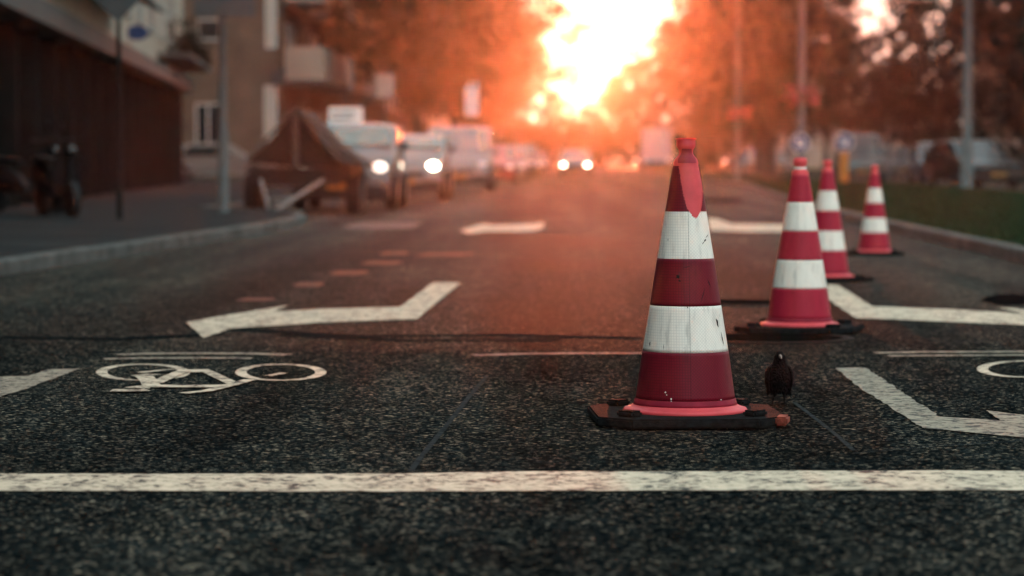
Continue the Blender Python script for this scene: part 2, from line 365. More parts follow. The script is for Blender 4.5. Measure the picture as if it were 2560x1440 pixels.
# ------------------------------------------------------------------ ground, road, pavements
def flat(name, pts, z, m, **kw):
    bm = bmesh.new(); f = bm.faces.new([bm.verts.new((p[0], p[1], z)) for p in pts]); bm.normal_update()
    if f.normal.z < 0: f.normal_flip()
    bmesh.ops.triangulate(bm, faces=bm.faces[:])
    o = link(name, bm, m); return tag(o, **kw)
flat('ground', [(-2500, -60), (2500, -60), (2500, 3500), (-2500, 3500)], -0.03, M['soil'], kind='structure')
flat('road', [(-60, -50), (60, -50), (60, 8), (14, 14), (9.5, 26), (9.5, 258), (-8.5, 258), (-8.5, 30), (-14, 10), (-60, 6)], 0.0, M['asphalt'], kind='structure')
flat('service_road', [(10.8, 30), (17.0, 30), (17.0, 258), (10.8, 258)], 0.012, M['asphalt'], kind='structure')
def kerbed(name, pts, edge_n, h, top_m, kw_top, kw_kerb, kerb_w=.14):
    """pavement slab whose first edge_n points are the kerb line"""
    edge = [Vector((p[0], p[1])) for p in pts[:edge_n]]
    rest = pts[edge_n:]
    cen = Vector((sum(p[0] for p in pts)/len(pts), sum(p[1] for p in pts)/len(pts)))
    inner = []
    for i, p in enumerate(edge):
        t = (edge[min(i+1, edge_n-1)]-edge[max(i-1, 0)]).normalized(); nn = Vector((-t.y, t.x))
        if i == 0: side = 1 if nn.dot(cen-p) > 0 else -1
        inner.append(p+nn*side*kerb_w)
    bm = bmesh.new(); prism(bm, [tuple(p) for p in inner]+[tuple(p) for p in rest], -0.02, h-0.004)
    bmesh.ops.triangulate(bm, faces=[f for f in bm.faces if len(f.verts) > 4])
    tag(link(name, bm, top_m), **kw_top)
    bm = bmesh.new()
    for i in range(edge_n-1):
        a, b, c, d = edge[i], edge[i+1], inner[i+1], inner[i]
        L = (b-a).length; n = max(1, int(L/1.0))
        for k in range(n):
            t0 = k/n; t1 = (k+1)/n-.006/max(L/n, .01)/n*1.0
            q = [a.lerp(b, t0), a.lerp(b, t1), d.lerp(c, t1), d.lerp(c, t0)]
            hh = h+random.uniform(-.004, .004)
            ins = (q[3]-q[0])*.12
            va = [bm.verts.new((v.x, v.y, -0.02)) for v in q]
            vb = [bm.verts.new((v.x, v.y, hh-.018)) for v in q]
            vc = [bm.verts.new((q[0].x+ins.x, q[0].y+ins.y, hh)), bm.verts.new((q[1].x+ins.x, q[1].y+ins.y, hh)), bm.verts.new((q[2].x, q[2].y, hh)), bm.verts.new((q[3].x, q[3].y, hh))]
            for r0, r1 in ((va, vb), (vb, vc)):
                for j in range(4): bm.faces.new((r0[j], r0[(j+1) % 4], r1[(j+1) % 4], r1[j]))
            bm.faces.new(vc)
    bmesh.ops.recalc_face_normals(bm, faces=bm.faces[:])
    tag(link('kerb', bm, M['kerb']), **kw_kerb)
def gp(l): return [tuple(G(a, b))[:2] for a, b in l]
lk = [(-9.5, 9.0), (-6.4, 12.5)] + gp([(-250, 745), (0, 690), (250, 652), (500, 612), (650, 587), (735, 569), (765, 557), (757, 548), (690, 541)]) + [(-5.75, 43), (-5.6, 60), (-5.3, 90), (-5.0, 160), (-4.8, 258)]
kerbed('pavement', lk+[(-60, 258), (-60, 9)], len(lk), .12, M['paving'], dict(kind='structure'), dict(kind='structure'))
rk = [(12.0, 17.0), (7.5, 18.5)] + gp([(2900, 745), (2560, 660), (2400, 622), (2250, 586), (2098, 548), (1960, 505), (1893, 480), (1862, 466), (1754, 449), (1640, 430)]) + [(6.6, 200), (6.6, 258)]
kerbed('grass_verge', rk+[(10.6, 258), (10.6, 30), (12.0, 26)], len(rk), .12, M['lawn'], dict(kind='structure'), dict(kind='structure'), kerb_w=.12)
bm = bmesh.new(); prism(bm, [(17.2, 26), (400, 26), (400, 800), (17.2, 800)], -0.02, .10); tag(link('far_lawn', bm, M['lawn']), kind='structure')
# grass blades on the verge
def inside(p, poly):
    c = False; j = len(poly)-1
    for i in range(len(poly)):
        if (poly[i][1] > p[1]) != (poly[j][1] > p[1]) and p[0] < (poly[j][0]-poly[i][0])*(p[1]-poly[i][1])/(poly[j][1]-poly[i][1])+poly[i][0]: c = not c
        j = i
    return c
vp = rk+[(10.6, 258), (10.6, 30), (12.0, 26)]
bm = bmesh.new(); k = 0
while k < 26000:
    y = 20+70*random.random()**1.6; x = random.uniform(3.4, 10.6)
    if not inside((x-.16, y), vp) or not inside((x, y-.2), vp) : continue
    if x > (2750-1420)/F_PX*y+.3: k += .1; continue
    k += 1
    a = random.uniform(0, 6.28); h = random.uniform(.04, .11)*(1+.6*noise.noise((x*2, y*.8, 0))); w = random.uniform(.006, .014)
    d = Vector((math.cos(a), math.sin(a), 0)); l = Vector((random.uniform(-.4, .4), random.uniform(-.4, .4), 0))*h
    b0 = Vector((x, y, .11)); bm.faces.new((bm.verts.new(b0-d*w), bm.verts.new(b0+d*w), bm.verts.new(b0+Vector((0, 0, h))+l)))
tag(link('grass', bm, M['blade']), 'short green grass growing along the kerbed verge', 'grass', kind='stuff')
# ------------------------------------------------------------------ road markings: flat sheets of paint on the asphalt
def decal(name, polys, z, m, label, group=None, cat='road marking', jit=.006):
    bm = bmesh.new()
    for poly in polys:
        g = [G(a, b) for a, b in poly]
        out = []
        for i in range(len(g)):
            a, b = g[i], g[(i+1) % len(g)]
            n = max(1, min(150, int((b-a).length/.05)))
            for q in range(n):
                p = a.lerp(b, q/n); out.append(Vector((p.x+random.uniform(-jit, jit), p.y+random.uniform(-jit, jit), z)))
        f = bm.faces.new([bm.verts.new(p) for p in out]); bm.normal_update()
        if f.normal.z < 0: f.normal_flip()
    bmesh.ops.triangulate(bm, faces=bm.faces[:])
    o = link(name, bm, m); return tag(o, label, cat, group, 'structure')
def stroke(a, b, w):
    """ground-plane strip between two pixels, w metres wide, as a pixel-free polygon in px again"""
    return (a, b, w)
def strips(name, segs, z, m, label, group=None, cat='road marking'):
    bm = bmesh.new()
    for pts, w in segs:
        g = [G(a, b).to_2d() for a, b in pts]
        ls, rs = [], []
        for i, p in enumerate(g):
            t = (g[min(i+1, len(g)-1)]-g[max(i-1, 0)]).normalized(); nn = Vector((-t.y, t.x))*w/2
            ls.append(bm.verts.new((p.x+nn.x, p.y+nn.y, z))); rs.append(bm.verts.new((p.x-nn.x, p.y-nn.y, z)))
        for i in range(len(g)-1):
            f = bm.faces.new((ls[i], ls[i+1], rs[i+1], rs[i])); f.normal_update()
            if f.normal.z < 0: f.normal_flip()
        z += .0006
    o = link(name, bm, m); return tag(o, label, cat, group, 'structure')
def ell(cx, cy, rx, ry, a0=0, a1=360, n=48):
    return [(cx+rx*math.cos(math.radians(a0+(a1-a0)*i/n)), cy-ry*math.sin(math.radians(a0+(a1-a0)*i/n))) for i in range(n+1)]
decal('stop_line', [[(-500, 1187), (0, 1187), (400, 1188), (1000, 1187), (1300, 1182), (1700, 1182), (2100, 1180), (3000, 1180), (3000, 1228), (2100, 1229), (1500, 1230), (1000, 1232), (-500, 1230)]], .004, M['paint'], 'broad white line painted straight across the whole road in the foreground')
decal('arrow_marking', [[(464, 807), (600, 784), (722, 764), (684, 780), (800, 774), (1001, 768), (1084, 707), (1152, 708), (1042, 799), (800, 808), (576, 823), (510, 846)]], .004, M['paint'], 'bent white arrow on the asphalt above the whole bicycle symbol')
decal('arrow_marking', [[(-250, 950), (-120, 938), (-30, 920), (-60, 940), (0, 944), (73, 942), (122, 925), (200, 924), (58, 977), (0, 994), (-200, 1010)]], .004, M['paint_worn'], 'worn white arrow cut off by the left edge of the picture')
decal('arrow_marking', [[(2067, 713), (2095, 713), (2180, 767), (2404, 776), (2570, 786), (2482, 769), (2700, 785), (2850, 805), (2800, 835), (2560, 814), (2138, 796), (2071, 750)]], .004, M['paint'], 'bent white arrow on the asphalt right of the third cone base')
decal('arrow_marking', [[(2089, 922), (2162, 921), (2249, 978), (2349, 1044), (2502, 1054), (2464, 1028), (2560, 1040), (2800, 1075), (2760, 1125), (2560, 1097), (2307, 1072), (2151, 973)]], .004, M['paint_worn'], 'yellowish worn bent arrow on the asphalt right of the crow')
decal('arrow_marking', [[(1148, 577), (1205, 560), (1228, 561), (1222, 564), (1330, 560), (1362, 556), (1356, 572), (1325, 579), (1215, 579), (1172, 585)]], .004, M['paint'], 'small distant white arrow in the middle lane, far beyond the bent one')
decal('arrow_marking', [[(1768, 545), (1795, 548), (1830, 560), (1990, 562), (1990, 580), (1860, 580), (1775, 576)]], .004, M['paint'], 'distant white arrow between the first and second cones')
decal('arrow_marking', [[(850, 566), (905, 556), (1060, 556), (1030, 572), (880, 573)]], .004, M['paint_faint'], 'faint worn arrow near the parking bays on the left')
WH = .045
def zp(l): return [(a/2.048, 540+b/2.048) for a, b in l]
strips('bicycle_symbol', [(ell(358, 933, 104, 20), .045), (ell(702, 933.5, 100, 20), .045),
    (zp([(945, 800), (1078, 798)]), .14), (zp([(1055, 800), (1130, 835), (1200, 868)]), .05), (zp([(1200, 868), (1110, 882)]), .05),
    (zp([(700, 890), (760, 880), (1130, 880)]), .11), (zp([(570, 903), (660, 903), (755, 900)]), .10), (zp([(940, 918), (1060, 906), (1180, 876), (1280, 848)]), .05),
    (zp([(735, 828), (765, 858), (778, 885)]), .07), (zp([(795, 868), (870, 832), (950, 800)]), .055), (zp([(700, 832), (790, 822)]), .06), (zp([(715, 815), (880, 797)]), .04), (zp([(1370, 833), (1450, 818)]), .035)],
    .0045, M['paint'], 'white bicycle symbol with two whole wheels painted on the left lane')
strips('bicycle_symbol', [(ell(2560, 925, 104, 20), .045), (ell(2905, 925, 104, 20), .045), ([(2640, 930), (2730, 945), (2800, 925)], .06), ([(2600, 950), (2800, 948)], .06)], .0045, M['paint'], 'white bicycle symbol of which one wheel shows at the right edge')
strips('lane_line', [([(300, 889), (360, 886), (500, 885), (630, 886), (720, 889)], .10), ([(260, 900), (345, 898), (500, 897), (630, 898)], .08)], .004, M['paint_worn'], 'thin double white line above the left bicycle symbol')
strips('lane_line', [([(2190, 884), (2300, 882), (2560, 881), (2900, 880)], .09), ([(2220, 892), (2330, 891), (2560, 890), (2900, 890)], .07)], .004, M['paint_worn'], 'thin double white line right of the crow')
strips('lane_line', [([(1180, 890), (1300, 887), (1440, 885), (1600, 885), (1720, 888)], .10)], .004, M['paint_faint'], 'faint single line reaching the front cone from the left')
for i, (x, y, w, t) in enumerate([(1110, 637, 78, 5), (955, 658, 55, 5), (872, 683, 52, 6), (772, 712, 42, 6), (640, 750, 50, 4), (985, 634, 40, 5)]):
    decal('brick_marking', [[(x-w, y+2), (x-w*.5, y-t), (x+w*.8, y-t), (x+w, y-1), (x+w*.6, y+t), (x-w*.7, y+t)]], .004, M['brickdash'],
          ['longest reddish dash across the road, right end of the curved row', 'reddish dash second from the right end of the lower row', 'reddish dash in the middle of the curved row', 'short reddish dash second from the left end', 'faintest reddish dash at the left end of the row', 'small reddish dash just above the row'][i], 'curved row of reddish dashes on the road')
strips('joint_seal', [([(1025, 1183), (1052, 1146), (1120, 1062), (1170, 998), (1217, 942)], .018)], .004, M['sealant'], 'narrow grey sealed joint running away across the asphalt left of the front cone', cat='road joint')
strips('joint_seal', [([(1985, 1008), (2045, 1054), (2095, 1094), (2135, 1130)], .016), ([(2135, 1137), (2300, 1122), (2560, 1105), (2800, 1093)], .010), ([(2060, 790), (2200, 830)], .012)], .004, M['sealant'], 'faint grey sealed joint running from the crow towards the white line', cat='road joint')
strips('skid_mark', [([(560, 822), (900, 842), (1250, 838), (1600, 846)], .16), ([(700, 838), (1000, 852), (1400, 850)], .14), ([(0, 845), (300, 848), (560, 836)], .18)], .0024, M['skid'], 'dark curved tyre marks sweeping across the lane below the bent arrow', cat='skid mark')
decal('tar_patch', [ell(2525, 750, 70, 14)[:-1]], .003, M['tar'], 'dark tar patch at the right edge above the bent arrow', cat='tar patch', jit=.02)
decal('tar_patch', [ell(1800, 502, 60, 6)[:-1]], .003, M['tar'], 'dark damp patch on the road behind the top of the front cone', cat='tar patch', jit=.03)
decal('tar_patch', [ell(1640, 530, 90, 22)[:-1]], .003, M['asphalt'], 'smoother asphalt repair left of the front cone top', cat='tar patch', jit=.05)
def manhole(cx, cy, r, label):
    p = G(cx, cy); t = thing('manhole_cover', label, 'manhole cover', p)
    bm = bmesh.new(); lathe(bm, [(r, -.01), (r, .007), (r*.86, .007), (r*.86, .003)], 48); link('rim', bm, M['iron'], t)
    bm = bmesh.new(); lathe(bm, [(r*.84, 0.0), (r*.84, .006)], 48, close_top=True)
    for a in range(-3, 4): box(bm, (-r*.6, a*r*.18-.012, .006), (r*.6, a*r*.18+.012, .010))
    link('lid', bm, M['tar'], t); return t
manhole(1856, 757, .34, 'round dark manhole cover between the front cone and the second cone')
manhole(1925, 847, .40, 'dark manhole cover just in front of the second cone base')
manhole(2640, 752, .34, 'dark manhole cover beyond the right end of the bent arrow') if False else None
# loose grit on the asphalt near the focus plane
bm = bmesh.new()
for i in range(0):
    y = random.uniform(6.2, 14.5); x = random.uniform((-1500)/F_PX*y, (1200)/F_PX*y); s = random.uniform(.0018, .0048)
    z = .001+s*.3
    r = bmesh.ops.create_icosphere(bm, subdivisions=1, radius=s, matrix=Matrix.Translation((x, y, z)) @ Matrix.Rotation(random.uniform(0, 6), 4, 'Z') @ Matrix.Diagonal((1, random.uniform(.6, 1.3), random.uniform(.5, .9), 1)))
M['grit'] = leaf_mat('grit', (.30, .26, .20), (.1, .1, .1))
tag(link('road_grit', bm, M['grit']), 'fine pale grit scattered over the asphalt', 'grit', kind='stuff')
# ------------------------------------------------------------------ traffic cones
CONE_PROF = [(.161, .077), (.139, .233), (.115, .382), (.0914, .534), (.0664, .686), (.0425, .833)]
def cr(z):
    for (r0, z0), (r1, z1) in zip(CONE_PROF, CONE_PROF[1:]):
        if z <= z1: return r0+(r1-r0)*(z-z0)/(z1-z0)
    return CONE_PROF[-1][0]
def base_plate(t, orange_corner):
    H, C = .305, .10
    def oc(h, c): return [(-h+c, -h), (h-c, -h), (h, -h+c), (h, h-c), (h-c, h), (-h+c, h), (-h, h-c), (-h, -h+c)]
    bm = bmesh.new(); prism(bm, oc(H, C), 0.006, .036)
    es = [e for e in bm.edges]
    bmesh.ops.bevel(bm, geom=es, offset=.006, segments=2, affect='EDGES')
    for sx in (-1, 1):
        for sy in (-1, 1): box(bm, (sx*.2-.06, sy*.2-.06, 0), (sx*.2+.06, sy*.2+.06, .008))
    pl = link('base_plate', bm, M['rubber'], t)
    for a in range(4):
        bm = bmesh.new()
        ang = math.radians(45+90*a)
        c = Vector((math.cos(ang), math.sin(ang)))*.285
        box(bm, (c.x-.036, c.y-.026, .034), (c.x+.036, c.y+.026, .056), ang+math.pi/2, bev=.007)
        link('lug', bm, M['rubber'], pl)
    if orange_corner:
        bm = bmesh.new(); box(bm, (.268, -.262, .010), (.3075, -.165, .0375), math.radians(-14), bev=.006)
        tag(link('corner_patch', bm, M['rustpatch'], pl), 'orange brown worn corner of the rubber base')
M['rustpatch'] = mat('worn_orange_rubber', (.16, .035, .022), .8, var=.5, scale=40, bump=.5)
# front cone: torn sheeting at the top shows bare plastic
def torn_top_mat():
    m = band_mat('torn_red_sheet', (.145, .005, .016), (.05, .003, .008), weave=.5); m.name = 'torn_red_sheet'
    return m
def cone(label, loc, rz, scale, front=False, collar=False):
    t = thing('traffic_cone', label, 'traffic cone', loc, rz, 'red and white traffic cones along the lane'); t.scale = scale
    base_plate(t, front)
    seg = 128 if front else 64
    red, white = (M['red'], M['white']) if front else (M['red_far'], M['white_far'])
    bm = bmesh.new()
    prof = [(.200, .034), (.203, .040), (.199, .046), (.184, .050), (.172, .056), (.1650, .064), (.1600, .077)]
    prof += [(r-.0012, z) for r, z in CONE_PROF[1:-1]]
    if front:
        prof += [(.052, .775), (.0445, .815), (.0405, .833), (.040, .846), (.036, .856), (.028, .865), (.0235, .872), (.0225, .880), (.0250, .888), (.029, .893), (.0305, .900), (.0305, .916), (.028, .922)]
    else:
        prof += [(.052, .775), (.0455, .808), (.043, .826), (.043, .842), (.038, .852), (.030, .858), (.0255, .864), (.0255, .874), (.030, .880), (.034, .886), (.035, .900), (.033, .914), (.026, .921)]
    lathe(bm, prof, seg, close_top=True)
    if front:
        bmr = bmesh.new(); V = []  # shadowed inside of the head, painted as a dark red patch on the neck
        for j, (z, r, w) in enumerate([(.843, .0412, .030), (.856, .0372, .029), (.866, .0288, .022), (.873, .0240, .018), (.884, .0240, .017), (.889, .0262, .016)]):
            V.append([bmr.verts.new((w*q/6, -math.sqrt(max(0, (r+.0015)**2-(w*q/6)**2)), z)) for q in range(-6, 7)])
        for j in range(len(V)-1):
            for q in range(12): bmr.faces.new((V[j][q], V[j][q+1], V[j+1][q+1], V[j+1][q])).smooth = True
        tag(link('neck_shade', bmr, M['neckshade'], t), 'dark red patch painting the shadowed hollow of the cone neck')
        # moulded grip: a flat-topped cap with an open slot
        box(bm, (-.031, -.0325, .918), (.031, .0325, .924), bev=.004)
    link('body', bm, M['salmon'], t)
    if collar:
        bm = bmesh.new(); lathe(bm, [(.027, .858), (.0315, .860), (.0315, .868), (.027, .871)], 48); link('neck_ring', bm, M['signwhite'], t)
    bm = bmesh.new(); lathe(bm, [(.1665, .0585), (.1700, .0590), (.1672, .066), (.1640, .0765), (.1625, .0785)], seg)
    link('base_shade_ring', bm, M['baseshade'], t)  # shade above the flange, painted as a darker ring of the body plastic
    bands = [(.079, .233, red, 'red_band'), (.233, .382, white, 'white_band'), (.382, .534, red, 'red_band'), (.534, .686, white, 'white_band'), (.686, .828 if not front else .833, red, 'red_band')]
    for z0, z1, m, nm in bands:
        bm = bmesh.new()
        n = 14; o = .0006 if nm == 'white_band' else .0011
        ins = .0015
        if front and z0 > .68 or front and abs(z0-.534) < .01:
            # cut the sheet away in a tongue on the side facing the camera: keep faces outside the tongue
            n = 60 if z0 > .68 else 40
            sg = 256
            uvl = bm.loops.layers.uv.verify()
            zz = [z0+(z1-z0)*i/n for i in range(n+1)]
            V = [[bm.verts.new(((cr(z)+o)*math.sin(2*math.pi*k/sg), -(cr(z)+o)*math.cos(2*math.pi*k/sg), z)) for k in range(sg)] for z in zz]
            def bare(x, z):
                if z > .832: return True
                tab = [(.664, .026, .026), (.668, .018, .031), (.679, .008, .036), (.689, .001, .043), (.705, -.006, .048), (.747, -.016, .053), (.79, -.022, .052), (.832, -.026, .052)]
                if z < tab[0][0]: return False
                for (za, la, ra), (zb, lb, rb) in zip(tab, tab[1:]):
                    if z <= zb:
                        f = (z-za)/(zb-za); j = .0035*noise.noise((z*260, x*120, 3)) + .002*noise.noise((z*800, 0, 8))
                        return la+(lb-la)*f+j < x < ra+(rb-ra)*f-j*.6
                return True
            for i in range(n):
                for k in range(sg):
                    th = 2*math.pi*(k+.5)/sg; zc = (zz[i]+zz[i+1])/2; r = cr(zc)
                    if math.cos(th) > 0 and bare(r*math.sin(th), zc): continue
                    f = bm.faces.new((V[i][k], V[i][(k+1) % sg], V[i+1][(k+1) % sg], V[i+1][k])); f.smooth = True
                    k0 = k if k < sg/2 else k-sg
                    for lp, (kk, zq) in zip(f.loops, ((k0, zz[i]), (k0+1, zz[i]), (k0+1, zz[i+1]), (k0, zz[i+1]))): lp[uvl].uv = (2*math.pi*kk/sg*r, zq)
            bmesh.ops.delete(bm, geom=[v for v in bm.verts if not v.link_faces], context='VERTS')
        else:
            prof = [(cr(z0)-.001, z0)]+[(cr(z0+(z1-z0)*i/n)+o, z0+(z1-z0)*i/n) for i in range(n+1)]+[(cr(z1)-.001, z1)]
            lathe(bm, prof, seg, uvm=True)
        b = link(nm, bm, m, t)
        if front and z0 > .68: b['label'] = 'torn red band with a bare salmon tongue'
    return t
def ground_at(px, d): return Vector(((px-1420)/F_PX*d, d, 0))
cone('large red and white cone in sharp focus, its top band torn open', ground_at(1714, 8.86), math.radians(4), (1, 1, 1), True)
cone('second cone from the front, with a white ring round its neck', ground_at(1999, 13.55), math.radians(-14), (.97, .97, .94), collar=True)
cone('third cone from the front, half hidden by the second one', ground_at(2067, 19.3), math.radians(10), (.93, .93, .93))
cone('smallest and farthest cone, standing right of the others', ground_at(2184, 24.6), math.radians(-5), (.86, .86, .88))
FC = bpy.data.objects['traffic_cone']
M['scuff'] = mat('dark_scuff', (.012, .010, .012), .8, spec=.02, scale=200)
M['chip'] = mat('pale_chip', (.75, .72, .68), .7, spec=.05)
def scar(nm, polys, m, label):
    for poly in polys:
        bm = bmesh.new(); vs = []
        for x, z in poly:
            r = cr(z)+.0016; vs.append(bm.verts.new((x, -math.sqrt(max(1e-6, r*r-x*x)), z)))
        bm.faces.new(vs)
        bmesh.ops.recalc_face_normals(bm, faces=bm.faces[:])
        o = link(nm, bm, m, FC); o['label'] = label; o.matrix_parent_inverse = Matrix.Rotation(-math.radians(4), 4, 'Z') @ Matrix.Identity(4)
def dash(x0, z0, x1, z1, w):
    d = Vector((x1-x0, z1-z0)); n = Vector((-d.y, d.x)).normalized()*w
    return [(x0, z0), ((x0+x1)/2+n.x, (z0+z1)/2+n.y), (x1, z1), ((x0+x1)/2-n.x, (z0+z1)/2-n.y)]
def blot(x, z, r, sd):
    q = random.Random(sd); return [(x+r*q.uniform(.5, 1.2)*math.cos(a*.785), z+r*q.uniform(.5, 1.2)*math.sin(a*.785)) for a in range(8)]
scar('scuff', [dash(.050, .580, .057, .590, .0016), dash(.056, .588, .064, .598, .003), dash(.062, .600, .072, .613, .0014), dash(-.060, .590, -.0595, .600, .001)], M['scuff'], 'broken dark scratch on the upper white band')
scar('scuff', [blot(-.029, .476, .008, 1), blot(-.024, .464, .004, 2), dash(.060, .445, .044, .392, .0016), dash(.066, .470, .079, .440, .0016), dash(-.02, .503, .02, .513, .001)], M['scuff'], 'dark smudge and scratches on the middle red band')
scar('scuff', [[(.094, .342), (.1015, .334), (.104, .312), (.0995, .318)], [(.112, .300), (.1175, .278), (.1225, .252), (.1155, .272)], dash(-.075, .262, -.0745, .240, .001), dash(0, .382, .004, .376, .002)], M['scuff'], 'dark torn nicks on the lower white band')
scar('chip', [blot(-.070, .107, .0030, 5), blot(-.066, .099, .002, 6), blot(-.052, .087, .004, 7), blot(-.051, .079, .0026, 8), blot(.110, .050+.032, .0022, 9)], M['chip'], 'small pale chips at the bottom of the lowest red band')
# ------------------------------------------------------------------ crow
def crow():
    t = thing('crow', 'black crow standing on the road beside the front cone, facing the camera', 'bird', ground_at(1949, 9.42), math.radians(3))
    s = .195
    bm = bmesh.new()
    def ring(z, cx, cy, rx, ry, n=24, tilt=0, notch=0):
        out = []
        for k in range(n):
            a = 2*math.pi*k/n
            out.append((cx+rx*math.cos(a), cy+ry*math.sin(a), z+tilt*math.sin(a)*ry))
        return out
    # torso, neck, head: one loft (x = width, -y = front)
    T = [(.245, .010, .004, .070, .040), (.265, .006, .004, .125, .085), (.33, 0, 0, .168, .135), (.42, 0, -.005, .190, .170), (.52, 0, -.015, .200, .185), (.62, 0, -.02, .190, .170), (.70, 0, -.02, .160, .140),
         (.77, 0, -.025, .122, .115), (.84, -.002, -.035, .098, .105), (.90, -.003, -.04, .090, .105), (.945, -.003, -.04, .074, .088), (.980, -.003, -.035, .046, .055), (.992, -.003, -.03, .012, .015)]
    loft(bm, [ring(z*s, cx*s, cy*s, rx*s, ry*s) for z, cx, cy, rx, ry in T])
    # folded wings: shells at the sides, shoulder high, primaries reaching down and back
    for sx in (-1, 1):
        Wg = [(.76, .100, .0, .030, .060), (.70, .155, .0, .055, .10), (.62, .190, .01, .062, .125), (.50, .212, .02, .050, .130), (.40, .212, .03, .040, .120), (.32, .195, .045, .034, .10), (.25, .185, .06, .026, .07), (.20, .176, .07, .015, .04)]
        loft(bm, [ring(z*s, sx*cx*s, cy*s, rx*s, ry*s, 16) for z, cx, cy, rx, ry in Wg])
        for q in range(5):                        # separate primary tips
            cx = sx*(.205-.032*q); zt = .185+.012*q+random.uniform(-.012, .012)
            loft(bm, [ring(z*s, (cx+sx*.0*q)*s, (.04+.012*q)*s, rx*s, ry*s, 10) for z, rx, ry in ((.40, .024, .05), (.30, .024, .04), (zt+.03, .017, .022), (zt, .004, .006))])
    for q in range(5):                            # tail
        cx = (q-2)*.036
        loft(bm, [ring(z*s, cx*s, (.10+.02*abs(q-2))*s, rx*s, .014*s, 10) for z, rx in ((.36, .028), (.26, .028), (.215+.01*abs(q-2), .016), (.20, .005))])
    # thigh feathers, shanks, toes
    for sx in (-1, 1):
        hx = sx*.082; fx = sx*.100+(-.012 if sx < 0 else -.010)
        tube(bm, [Vector((hx, 0, .30))*s, Vector((hx*1.02, -.01, .24))*s, Vector((hx*1.05, -.012, .185))*s, Vector((fx*.98, .0, .13))*s], [.058*s, .042*s, .022*s, .013*s], 10)
        tube(bm, [Vector((fx*.98, 0, .14))*s, Vector((fx, .012, .08))*s, Vector((fx*1.02, 0, .018))*s], [.013*s, .0105*s, .013*s], 8)
        for a, ln in ((-32, .082), (0, .098), (30, .080), (178, .065)):
            ca = math.radians(a); d = Vector((math.sin(ca), -math.cos(ca), 0))
            f0 = Vector((fx*1.02, 0, .018))
            tube(bm, [f0*s, (f0+d*ln*.35+Vector((0, 0, .012)))*s, (f0+d*ln*.75+Vector((0, 0, -.004)))*s, (f0+d*ln+Vector((0, 0, -.012)))*s], [.013*s, .0115*s, .010*s, .004*s], 8)
    body = link('body', bm, M['crow'], t, True)
    rm = body.modifiers.new('remesh', 'REMESH'); rm.mode = 'VOXEL'; rm.voxel_size = .0011; rm.use_smooth_shade = True
    # shaggy breast and throat plumage
    bm = bmesh.new()
    for i in range(1100):
        zz = random.uniform(.28, .93); a = random.uniform(0, 2*math.pi)
        for (z0, _, cy0, rx0, ry0), (z1, _, cy1, rx1, ry1) in zip(T, T[1:]):
            if z0 <= zz <= z1:
                f = (zz-z0)/(z1-z0); rx, ry, cy = rx0+(rx1-rx0)*f, ry0+(ry1-ry0)*f, cy0+(cy1-cy0)*f
        nrm = Vector((math.cos(a)*ry, math.sin(a)*rx, 0)).normalized(); tg = Vector((-nrm.y, nrm.x, 0))
        p = Vector((rx*math.cos(a), cy+ry*math.sin(a), zz))
        l = random.uniform(.028, .055); w = random.uniform(.008, .013)
        v = [p-tg*w+nrm*.002, p+tg*w+nrm*.002, p+tg*w*.7-Vector((0, 0, l*.7))+nrm*.012, p-Vector((0, 0, l))+nrm*.016+tg*random.uniform(-.006, .006), p-tg*w*.7-Vector((0, 0, l*.7))+nrm*.012]
        bm.faces.new([bm.verts.new(q*s) for q in v])
    for sx in (-1, 1):                            # ragged wing and flank tips
        for i in range(60):
            p = Vector((sx*random.uniform(.10, .215), random.uniform(-.04, .09), random.uniform(.20, .36)))
            l = random.uniform(.03, .07); w = .008
            bm.faces.new([bm.verts.new(q*s) for q in (p-Vector((w, 0, 0)), p+Vector((w, 0, 0)), p+Vector((sx*.004, 0, -l)))])
    link('plumage', bm, M['crow'], t)
    bm = bmesh.new()                              # heavy bill, pointing at the viewer and a little down
    tube(bm, [Vector((-.002, -.120, .905))*s, Vector((-.002, -.175, .898))*s, Vector((-.001, -.225, .885))*s, Vector((0, -.262, .862))*s], [.033*s, .028*s, .019*s, .004*s], 12)
    link('beak', bm, M['beak'], t)
    for sx in (-1, 1):
        bm = bmesh.new(); bmesh.ops.create_uvsphere(bm, u_segments=12, v_segments=8, radius=.012*s, matrix=Matrix.Translation(Vector((sx*.070-.003, -.105, .922))*s)); link('eye', bm, M['eye'], t, True)
crow()
